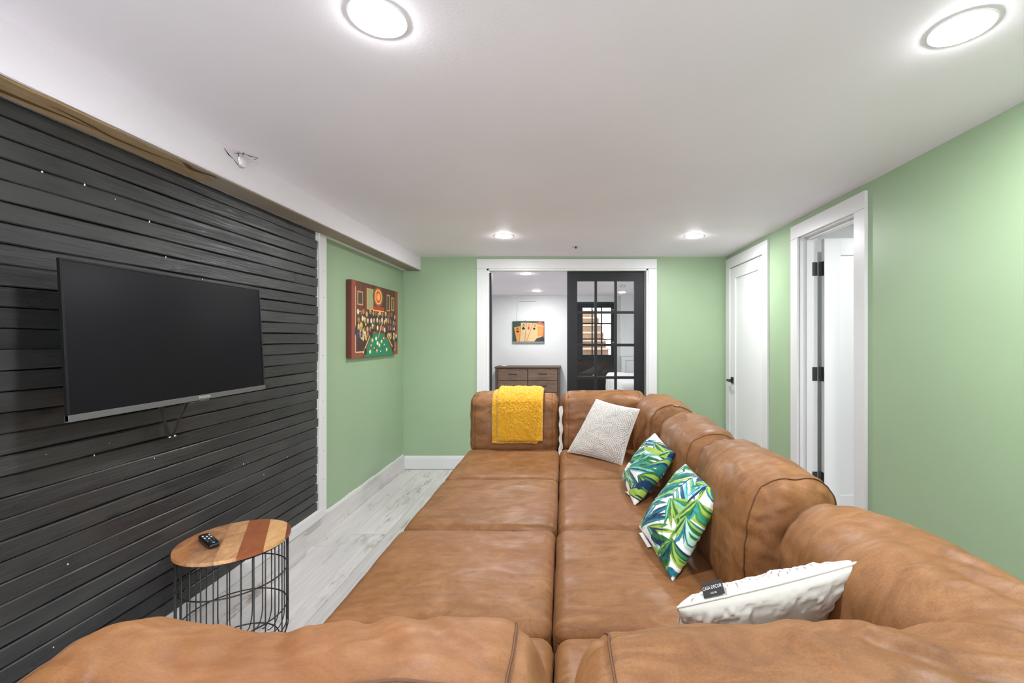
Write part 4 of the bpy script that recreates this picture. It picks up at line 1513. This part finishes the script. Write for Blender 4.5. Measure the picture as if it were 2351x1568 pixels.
# brand tag sewn into the top seam, lying on the patterned side
top = np.array(C4[2]) + (np.array(C4[3]) - np.array(C4[2])) * 0.16
xd = Vector(np.array(C4[3]) - np.array(C4[2])).normalized()
upd = Vector((0.0, 0.90, 0.42)).normalized()
nn = xd.cross(upd).normalized()
upd = nn.cross(xd).normalized()
tw, th = 0.052, 0.036
org = Vector(top) + Vector((0, 0.006, 0.002))
R = Matrix((xd, upd, nn)).transposed().to_4x4()
Mt = Matrix.Translation(org) @ R
prism('brand_tag', [(0, 0), (tw, 0), (tw, th), (0, th)], -0.0006, 0.0006, mat('tag_black', (30, 30, 32), 0.7), Pd, M=Mt)
M_ink = mat('tag_ink', (225, 225, 225), 0.7)
text_obj('lettering', 'CASA DECOR.', 0.0125, M_ink, Mt @ Matrix.Translation((tw / 2, th * 0.58, 0.0010)), Pd, 0.0002, sx=0.62)
text_obj('lettering', 'HOME', 0.0060, M_ink, Mt @ Matrix.Translation((tw / 2, th * 0.20, 0.0010)), Pd, 0.0002, sx=0.9)

# ---------------------------------------------------------------- throw blanket
TB = empty('throw_blanket', (-0.37, 3.6, 0.9))
tag(TB, 'folded fuzzy mustard yellow throw draped over the far left backrest', 'blanket')


def yellow():
    m = mat('mustard_terry', (236, 172, 36), 0.95, 0.1, sheen=0.4)
    t = NT(m)
    c = t.coords()
    n1 = t.noise(c, 85, 4, 0.7, 1.5)
    t.out(t.ramp(n1, [(0.3, lin((206, 138, 14))), (0.62, lin((246, 190, 52)))]), normal=t.bump(n1, 0.9, 0.006))
    return m


M_yel = yellow()


def drape(name, xa, xb, path, th, seed, res=0.0035, taper=0.0, amp=0.003, bottom_curl=0.0):
    """thick sheet following path [(y,z)...]; offset outwards by th"""
    P = np.array(path, float)
    d = np.r_[0, np.cumsum(np.hypot(*np.diff(P, axis=0).T))]
    L = d[-1]
    ns, nu = int(L / res), int((xb - xa) / res)
    s = np.linspace(0, L, ns + 1)
    y, z = np.interp(s, d, P[:, 0]), np.interp(s, d, P[:, 1])
    k = 9
    ker = np.ones(k) / k
    ys, zs = np.convolve(np.pad(y, k // 2, 'edge'), ker, 'valid'), np.convolve(np.pad(z, k // 2, 'edge'), ker, 'valid')
    ty, tz = np.gradient(ys), np.gradient(zs)
    ln = np.hypot(ty, tz)
    ny, nz = -tz / ln, ty / ln      # outward for a path that goes up the front (y small) and over
    u = np.linspace(-1, 1, nu + 1)
    Ug, Sg = np.meshgrid(u, np.arange(ns + 1), indexing='ij')
    sn = s[Sg] / L
    xm, xh = (xa + xb) / 2, (xb - xa) / 2
    X = xm + xh * Ug * (1 - taper * (1 - sn)) + taper * xh * .5 * (1 - sn)
    ends = np.minimum(1, np.minimum(sn, 1 - sn) / (th / L + 1e-6))
    ed = np.sqrt(np.clip(1 - np.abs(Ug) ** 14, 0, 1)) * np.sqrt(np.clip(1 - (1 - ends) ** 2, 0, 1))
    q = np.stack([X, ys[Sg], zs[Sg]], -1).reshape(-1, 3)
    bumps = amp * fbm(q * 115, seed, 2) + 0.004 * fbm(q * 14, seed + 3, 2)
    # diagonal fold
    fx = (X - (xm + .03)) * .75 + (zs[Sg] - 0.66) * .7
    fold = 0.010 * np.exp(-(fx / 0.018) ** 2) * np.clip(1 - (zs[Sg] - .52) / .22, 0, 1) * (ys[Sg] < 3.6)
    t = th * ed + (bumps.reshape(X.shape) + fold) * np.clip(ed * 3, 0, 1)
    O = np.stack([X, ys[Sg] + ny[Sg] * t, zs[Sg] + nz[Sg] * t], -1).reshape(-1, 3)
    I = q
    N = len(O)
    idx = np.arange(N).reshape(nu + 1, ns + 1)
    q0 = np.stack([idx[:-1, :-1], idx[:-1, 1:], idx[1:, 1:], idx[1:, :-1]], -1).reshape(-1, 4)
    ring = np.concatenate([idx[:, 0], idx[-1, 1:], idx[-2::-1, -1], idx[0, -2:0:-1]])
    r2 = np.roll(ring, -1)
    Q = np.concatenate([q0, (q0 + N)[:, ::-1], np.stack([ring, r2, r2 + N, ring + N], 1)])
    return link(name, mesh_np(name, np.concatenate([O, I]), Q), M_yel, TB)


front_y = 3.520
pin = [(front_y - .006, 0.505), (front_y - .010, 0.62), (front_y, 0.76), (front_y + .022, 0.832), (front_y + 0.06, 0.876), (front_y + 0.115, 0.898), (front_y + .18, 0.900), (front_y + .25, 0.885), (front_y + .31, .84), (front_y + .325, .72), (front_y + .325, .60)]
drape('under_fold', -0.585, -0.195, pin, 0.020, 40, taper=0.06)
pin2 = [(y - (0.020 if i < 4 else 0.008), z + (0.016 if i > 2 else 0.0)) for i, (y, z) in enumerate(pin)]
pin2[0] = (pin2[0][0], 0.528)
pin2 = pin2[:9] + [(front_y + .35, .72)]
drape('upper_fold', -0.545, -0.155, pin2, 0.030, 41, taper=0.07, amp=0.0042)

# ---------------------------------------------------------------- side table
TX, TY, TZ = -1.390, 1.862, 0.50
tb = empty('side_table', (TX, TY, 0))
tag(tb, 'round side table with striped wood top on a black wire basket base', 'table')
R_ = 0.203
TT = 0.014
nv_ = Vector((0.87, 0.49, 0)).normalized()
dv_ = Vector((-nv_.y, nv_.x, 0))
cuts = [-R_, -0.127, -0.040, 0.030, 0.115, 0.185, R_]
cols = [((128, 72, 44), (208, 148, 96)), ((98, 58, 44), (212, 160, 112)), ((158, 104, 70), (224, 178, 126)), ((132, 74, 46), (166, 98, 62)), ((200, 146, 92), (228, 184, 130)), ((108, 56, 40), (136, 74, 52))]
for k in range(6):
    a, b = cuts[k], cuts[k + 1]
    poly = []
    for t in np.linspace(a, b, 14):
        poly.append((t, -math.sqrt(max(0, R_ ** 2 - t * t))))
    for t in np.linspace(b, a, 14):
        poly.append((t, math.sqrt(max(0, R_ ** 2 - t * t))))
    pl = []
    for p in poly:
        if not pl or math.hypot(p[0] - pl[-1][0], p[1] - pl[-1][1]) > 1e-5: pl.append(p)
    if math.hypot(pl[0][0] - pl[-1][0], pl[0][1] - pl[-1][1]) < 1e-5: pl.pop()
    pl = [(TX + nv_.x * s + dv_.x * t, TY + nv_.y * s + dv_.y * t) for s, t in pl]
    o = prism('top_stave', pl, TZ - TT, TZ, woodmat('stave_wood_%d' % k, cols[k][0], cols[k][1], (1.6, 0.8, 1), rot=-1.06, rough=0.35, rings=5 + k, dist=2.2), tb)
    tag(o, ['orange brown stave', 'dark and tan streaked stave', 'pale tan stave', 'red brown stave', 'pale knotty stave', 'dark red edge stave'][k])
wr_ = 0.0024
Rb = 0.192
for z, rad, nm in ((0.346, Rb - .003, 'ring'), (0.185, Rb - .003, 'ring'), (0.478, Rb - .002, 'ring'), (0.042, 0.158, 'base_ring')):
    tube(nm, [(TX + rad * math.cos(a), TY + rad * math.sin(a), z) for a in np.linspace(0, 2 * PI, 64, endpoint=False)], wr_ + 0.0004, M_black_metal, tb, seg=6, closed=True)
NW = 28
for k in range(NW):
    a = 2 * PI * (k + .3) / NW
    c, s = math.cos(a), math.sin(a)
    prof = [(Rb, TZ - TT), (Rb, 0.10)] + [(Rb - 0.045 * (1 - math.cos(t)), 0.10 - 0.075 * math.sin(t)) for t in np.linspace(0.25, PI / 2, 6)]
    if k % 4 == 0: prof += [(0.08, 0.040), (0.0, 0.070)]
    else: prof += [(0.140, 0.030)]
    tube('wire', [(TX + r * c, TY + r * s, z) for r, z in prof], wr_, M_black_metal, tb, seg=6)
for k in range(3):
    a = 2 * PI * k / 3 + .5
    lathe('foot', [(0, 0), (0.007, 0), (0.007, 0.040), (0, 0.040)], M_black_metal, tb, seg=10, loc=(TX + 0.155 * math.cos(a), TY + 0.155 * math.sin(a), 0.0))

# remote control
rc = empty('remote_control', (-1.468, 1.823, TZ))
rc.rotation_euler = (0, 0, math.atan2(1.873 - 1.78, -1.53 + 1.406))
tag(rc, 'small black remote control lying on the round side table', 'remote')
S = Soft((0.076, 0.022, 0.010), (0.012, 0.012, 0.008), [], lambda P: np.c_[P[:, 0], P[:, 1] * (1 - 0.15 * (P[:, 0] / .076) ** 2), P[:, 2]], Mat((0, 0, 0.0102)))
link('body', S.mesh('body', 0.004), mat('remote_black', (18, 18, 20), 0.3), rc, local=True)
bmw = bmesh.new(); bmb = bmesh.new(); 
for i in range(7):
    for j in range(3):
        x_, y_ = -0.045 + i * 0.014, -0.011 + j * 0.011
        if i in (0,) and j != 1: continue
        bmesh.ops.create_cone(bmw if (i + j) % 2 == 0 and i > 2 else bmb, cap_ends=True, segments=10, radius1=0.0036, radius2=0.0030, depth=0.0022, matrix=Matrix.Translation((x_, y_, 0.0212)))
bm_obj('button', bmw, mat('button_white', (210, 214, 218), 0.4), rc, local=True)
bm_obj('button', bmb, mat('button_grey', (58, 60, 64), 0.4), rc, local=True)
bmb2 = bmesh.new()
bmesh.ops.create_cone(bmb2, cap_ends=True, segments=12, radius1=0.0045, radius2=0.004, depth=0.0026, matrix=Matrix.Translation((-0.060, 0.0, 0.0205)))
o = bm_obj('button', bmb2, mat('button_blue', (70, 170, 215), 0.4), rc, local=True)
tag(o, 'blue button')

# ---------------------------------------------------------------- television
tv = empty('television', (-1.47, 1.70, 1.1))
tag(tv, 'large flat black television mounted on the black plank wall', 'television')
y0t, y1t = 1.268, 2.105
zt0, zt1 = 1.108, 1.583
Mtv = Matrix.Translation((-1.427, 1.6865, zt0)) @ Matrix.Rotation(-math.atan2(0.026, 0.475), 4, 'Y')
H, Wd = zt1 - zt0, (y1t - y0t) / 2


def tvpart(name, lst, m, bev=0.0):
    bm_ = bmesh.new()
    for b in lst: add_box(bm_, *b, bev)
    bm_.transform(Mtv)
    return bm_obj(name, bm_, m, tv)


bz = 0.006
tvpart('bezel', [(-0.009, 0.001, -Wd, -Wd + bz, 0.0, H), (-0.009, 0.001, Wd - bz, Wd, 0.0, H), (-0.009, 0.001, -Wd + bz, Wd - bz, H - bz, H)], mat('tv_bezel', (14, 14, 15), 0.4, 0.25), 0.0008)
tvpart('lower_bezel', [(-0.010, 0.003, -Wd, Wd, -0.002, 0.018)], mat('tv_lower_bezel', (98, 98, 98), 0.35, 0.5, 0.3), 0.001)
tvpart('screen', [(-0.010, -0.0010, -Wd + bz, Wd - bz, 0.018, H - bz)], mat('tv_screen', (14, 13, 18), 0.28, 0.14))
tvpart('back_shell', [(-0.020, -0.009, -Wd + 0.012, Wd - 0.012, 0.006, H - .008), (-0.042, -0.018, -Wd + 0.055, Wd - 0.055, 0.03, H - .04), (-0.075, -0.04, -Wd * .7, Wd * .7, 0.04, H * .7)], mat('tv_back', (22, 22, 24), 0.5), 0.004)
tvpart('sensor_tab', [(-0.012, 0.002, 0.040, 0.085, -0.008, 0.0)], mat('tv_tab', (60, 60, 62), 0.3), 0.001)
text_obj('lettering', 'INSIGNIA', 0.0135, mat('tv_logo', (190, 190, 186), 0.4),
         Mtv @ Matrix.Translation((0.0036, 0.062, 0.0085)) @ Matrix(((0, 0, 1, 0), (1, 0, 0, 0), (0, 1, 0, 0), (0, 0, 0, 1))), tv, 0.0003)
box('wall_mount', PX - 0.002, -1.515, 1.45, 1.92, 1.22, 1.50, M_black_metal, tv, bev=0.004)
for (a, b) in (((-1.535, 1.665, 1.115), (-1.552, 1.735, 0.962)), ((-1.535, 1.805, 1.115), (-1.552, 1.752, 0.962))):
    A, B = Vector(a), Vector(b)
    pts = [A.lerp(B, t) + Vector((0.004 * math.sin(t * 6), 0, 0)) for t in np.linspace(0, 1, 9)]
    tube('pull_strap', pts, [0.011, 0.011, 0.010, 0.009, 0.005, 0.007, 0.010, 0.010, 0.008], M_black_metal, tv, seg=6, flat=0.25)
for yy in (1.733, 1.755):
    bm_ = bmesh.new()
    bmesh.ops.create_uvsphere(bm_, u_segments=12, v_segments=8, radius=0.0055, matrix=Matrix.Translation((-1.550, yy, 0.960)))
    bm_obj('clip', bm_, M_chrome, tv, smooth=True)
tube('clip', [(-1.550, 1.733, 0.958), (-1.550, 1.744, 0.952), (-1.550, 1.755, 0.958)], 0.003, M_black_metal, tv, seg=6)


# ---------------------------------------------------------------- pictures
def canvas_face(name, cv, O, U, V, nu, nv, parent, m=M_canvas):
    """painted rectangle: origin O, edge vectors U and V"""
    O, U, V = [np.array(a, float) for a in (O, U, V)]
    a, b = np.meshgrid(np.linspace(0, 1, nu + 1), np.linspace(0, 1, nv + 1), indexing='ij')
    a, b = a.ravel(), b.ravel()
    P = O + a[:, None] * U + b[:, None] * V
    idx = np.arange(len(P)).reshape(nu + 1, nv + 1)
    Q = np.stack([idx[:-1, :-1], idx[1:, :-1], idx[1:, 1:], idx[:-1, 1:]], -1).reshape(-1, 4)
    me = mesh_np(name, P, Q)
    set_paint(me, cv.sample(a, b))
    return link(name, me, m, parent)


# billiard-hall picture (a generic scene)
pw_, ph_ = 330, 240
cv = Canvas(pw_, ph_, (140, 66, 52))
cv.poly([(22, 18), (308, 18), (308, 224), (22, 224)], (226, 196, 158))
cv.poly([(25, 0), (305, 0), (305, 221), (25, 221)], (72, 34, 28))
r = random.Random(11)
for i in range(26):
    x = 26 + i * 11
    cv.poly([(x, 2), (x + 9, 2), (x + 9, 110), (x, 110)], r.choice([(86, 40, 32), (98, 46, 34), (64, 30, 26), (110, 54, 40)]))
for (x, y, w_, h_) in ((34, 30, 34, 44), (34, 92, 26, 38), (92, 14, 44, 70), (236, 20, 26, 60), (274, 26, 24, 50)):
    cv.poly([(x, y), (x + w_, y), (x + w_, y + h_), (x, y + h_)], (190, 150, 92))
    cv.poly([(x + 4, y + 4), (x + w_ - 4, y + 4), (x + w_ - 4, y + h_ - 4), (x + 4, y + h_ - 4)], r.choice([(92, 84, 60), (70, 60, 50), (150, 150, 110), (60, 74, 60)]))
# glowing round sign
cv.ell(172, 36, 40, 34, (44, 92, 58))
cv.ell(172, 36, 31, 30, (206, 74, 44)); cv.ell(172, 36, 25, 25, (236, 190, 104)); cv.ell(172, 36, 20, 21, (196, 62, 40))
for dx in (-10, 0, 10): cv.ell(172 + dx, 36, 3.2, 13, (240, 196, 110))
cv.poly([(134, 70), (216, 70), (216, 80), (134, 80)], (180, 44, 34))
cv.poly([(134, 82), (216, 82), (216, 86), (134, 86)], (226, 180, 96))
# blurred crowd of onlookers: plain rounded blots
for row in range(4):
    for i in range(15):
        x = 36 + i * 19 + r.uniform(-6, 6) + (row % 2) * 9
        y = 96 + row * 24 + r.uniform(-6, 6)
        cv.ell(x, y + 12, 11, 15, r.choice([(60, 40, 34), (46, 44, 52), (88, 56, 40), (40, 46, 72), (106, 60, 40), (54, 36, 30)]))
        cv.ell(x, y, 6.5, 8.5, r.choice([(204, 156, 98), (222, 186, 132), (150, 96, 60), (214, 204, 178), (184, 120, 70), (120, 84, 60), (206, 120, 72)]))
        if r.random() < .5: cv.ell(x + 1, y + 3, 2.2, 2.6, (60, 40, 30))
for i in range(30):
    x, y = r.choice([r.uniform(28, 90), r.uniform(240, 302)]), r.uniform(130, 215)
    cv.ell(x, y, r.uniform(4, 9), r.uniform(5, 11), r.choice([(190, 130, 84), (58, 48, 66), (212, 180, 120), (40, 36, 40), (90, 60, 100), (200, 190, 90)]))
# table
cv.poly([(118, 160), (232, 160), (310, 240), (58, 240)], (120, 52, 38))
cv.poly([(124, 163), (226, 163), (292, 240), (76, 240)], (30, 122, 82))
cv.seg((70, 226), (118, 164), 2.2, 1.5, (226, 196, 158)); cv.seg((296, 222), (232, 162), 2.2, 1.5, (226, 196, 158))
for p in ((122, 167), (230, 166), (84, 222), (288, 220)): cv.ell(p[0], p[1], 9, 11, (52, 26, 22))
cv.seg((172, 176), (204, 120), 1.2, 2.0, (220, 190, 140))
for (x, y, c) in ((130, 186, (222, 160, 80)), (156, 180, (210, 216, 226)), (214, 180, (200, 60, 50)), (122, 204, (150, 60, 60)), (166, 196, (246, 246, 240)), (196, 190, (190, 206, 120)), (180, 203, (230, 200, 120)),
                  (218, 203, (70, 90, 160)), (144, 214, (30, 30, 34)), (162, 222, (220, 110, 60)), (114, 224, (232, 200, 160)), (190, 226, (50, 80, 150)), (236, 220, (222, 200, 90))):
    cv.ell(x, y, 6.6, 6.6, c); cv.ell(x - 1.5, y - 1.5, 2.6, 2.8, (246, 246, 240))
pc_ = empty('canvas_picture', (LX, 3.8, 1.2))
tag(pc_, 'red bordered canvas picture of a green billiard table on the left green wall', 'picture')
cy0, cy1, cz0, cz1, cxf = 3.345, 4.275, 1.195, 1.797, LX + 0.041
box('stretcher_sides', LX + 0.003, cxf - 0.0005, cy0, cy1, cz0, cz1, mat('canvas_side', (112, 50, 42), 0.5), pc_, bev=0.002)
canvas_face('painted_face', cv, (cxf, cy0, cz0), (0, cy1 - cy0, 0), (0, 0, cz1 - cz0), 330, 240, pc_)

# playing card picture in the bedroom
pk = empty('card_picture', (-0.68, BY, 1.25))
tag(pk, 'small canvas picture of four aces on the bedroom end wall', 'picture')
kx0, kx1, kz0, kz1, ky = -0.997, -0.372, 1.248, 1.678, BY - 0.03
kw, kh = kx1 - kx0, kz1 - kz0
box('canvas', kx0, kx1, ky, BY - 0.001, kz0, kz1, mat('card_canvas', (46, 62, 50), 0.6), pk, bev=0.002)
cvk = Canvas(160, 110, (52, 70, 56))
cvk.poly([(112, 110), (116, 98), (128, 90), (146, 84), (150, 80), (160, 96), (160, 110)], (48, 48, 54))
cvk.poly([(112, 8), (142, 2), (160, 16), (160, 90), (150, 76)], (206, 96, 70))
canvas_face('painted_face', cvk, (kx0 + .004, ky - 0.0008, kz0 + .035), (kw - .008, 0, 0), (0, 0, kh - .04), 80, 55, pk)
box('lower_band', kx0 + .003, kx1 - .003, ky - 0.0010, ky, kz0 + .003, kz0 + 0.034, mat('band_grey', (132, 136, 130), 0.7), pk)
Mk = Matrix.Translation((kx0, ky - 0.001, kz0)) @ Matrix(((kw, 0, 0, 0), (0, 0, -1, 0), (0, kh, 0, 0), (0, 0, 0, 1)))
MC = [paint('card_paper', (224, 190, 140), 0.6, 0.3, 0.12), paint('card_orange', (222, 160, 84), 0.6, 0.3, 0.18)]
cards = [([(0.05, 0.72), (0.25, 0.79), (0.22, 0.08), (0.14, 0.08)], 1), ([(0.27, 0.94), (0.45, 0.94), (0.42, 0.08), (0.23, 0.08)], 0),
         ([(0.45, 0.94), (0.64, 0.92), (0.50, 0.08), (0.39, 0.08)], 0), ([(0.66, 0.93), (0.98, 0.78), (0.93, 0.30), (0.76, 0.22), (0.69, 0.08), (0.45, 0.08)], 0)]
Mdk = mat('card_edge', (96, 74, 52), 0.7)
for i, (pl, mi) in enumerate(cards):
    cxp = sum(p[0] for p in pl) / len(pl); cyp = sum(p[1] for p in pl) / len(pl)
    prism('card_shadow', [(p[0] - 0.010, p[1] + .004) for p in pl], 0.0004 + i * .0012, 0.0006 + i * .0012, Mdk, pk, M=Mk)
    prism('card', pl, 0.0007 + i * .0012, 0.0013 + i * .0012, MC[mi], pk, M=Mk)
prism('card_glow', [(0.78, 0.80), (0.97, 0.74), (0.93, 0.34), (0.80, 0.28)], 0.0050, 0.0052, MC[1], pk, M=Mk)
M_ck, M_cr, M_co = mat('ink_black', (28, 24, 24), 0.6), mat('ink_red', (200, 40, 26), 0.6), mat('ink_orange', (196, 104, 50), 0.6)
FL = Matrix(((1, 0, 0, 0), (0, 0, -1, 0), (0, 1, 0, 0), (0, 0, 0, 1)))
yk = ky - 0.0070


def at(u, v, dy=0.0): return Matrix.Translation((kx0 + u * kw, yk - dy, kz0 + v * kh)) @ FL


for (u, v, m_, ro_) in ((0.155, 0.655, M_ck, .2), (0.355, 0.83, M_ck, 0), (0.525, 0.83, M_co, -.05), (0.71, 0.80, M_ck, -.25)):
    text_obj('lettering', 'A', 0.072, m_, at(u, v) @ Matrix.Rotation(ro_, 4, 'Z'), pk, 0.0002, sx=1.0)


def suit(name, u, v, m_, kind, s=0.022):
    bm_ = bmesh.new()

    def disc(x, y, r_):
        bmesh.ops.create_cone(bm_, cap_ends=True, segments=14, radius1=r_, radius2=r_, depth=0.0006, matrix=Matrix.Translation((x, y, 0)))

    def tri(pts):
        a_ = [bm_.verts.new((p[0], p[1], -0.0003)) for p in pts]; b_ = [bm_.verts.new((p[0], p[1], 0.0003)) for p in pts]
        bm_.faces.new(a_[::-1]); bm_.faces.new(b_)
        for i in range(len(pts)): bm_.faces.new((a_[i], a_[(i + 1) % len(pts)], b_[(i + 1) % len(pts)], b_[i]))
    if kind == 'heart':
        disc(-s * .5, s * .3, s * .56); disc(s * .5, s * .3, s * .56); tri([(-s * 1.0, s * .12), (0, -s * 1.2), (s * 1.0, s * .12), (0, s * .4)])
    if kind == 'diamond': tri([(0, -s * 1.4), (s * .85, 0), (0, s * 1.4), (-s * .85, 0)])
    if kind == 'club':
        disc(0, s * .5, s * .52); disc(-s * .62, -s * .3, s * .52); disc(s * .62, -s * .3, s * .52); tri([(-s * .35, -s * 1.1), (s * .35, -s * 1.1), (s * .08, s * .3), (-s * .08, s * .3)])
    if kind == 'spade':
        disc(-s * .48, -s * .2, s * .52); disc(s * .48, -s * .2, s * .52); tri([(-s * .98, -s * .05), (s * .98, -s * .05), (0, s * 1.15)]); tri([(-s * .35, -s * 1.1), (s * .35, -s * 1.1), (s * .08, 0), (-s * .08, 0)])
    bm_.transform(at(u, v, 0.0))
    return bm_obj(name, bm_, m_, pk)


suit('suit_mark', 0.165, 0.53, M_cr, 'heart', 0.026)
suit('suit_mark', 0.345, 0.69, M_ck, 'club', 0.028)
suit('suit_mark', 0.510, 0.69, M_cr, 'diamond', 0.026)
suit('suit_mark', 0.685, 0.67, M_ck, 'spade', 0.024)
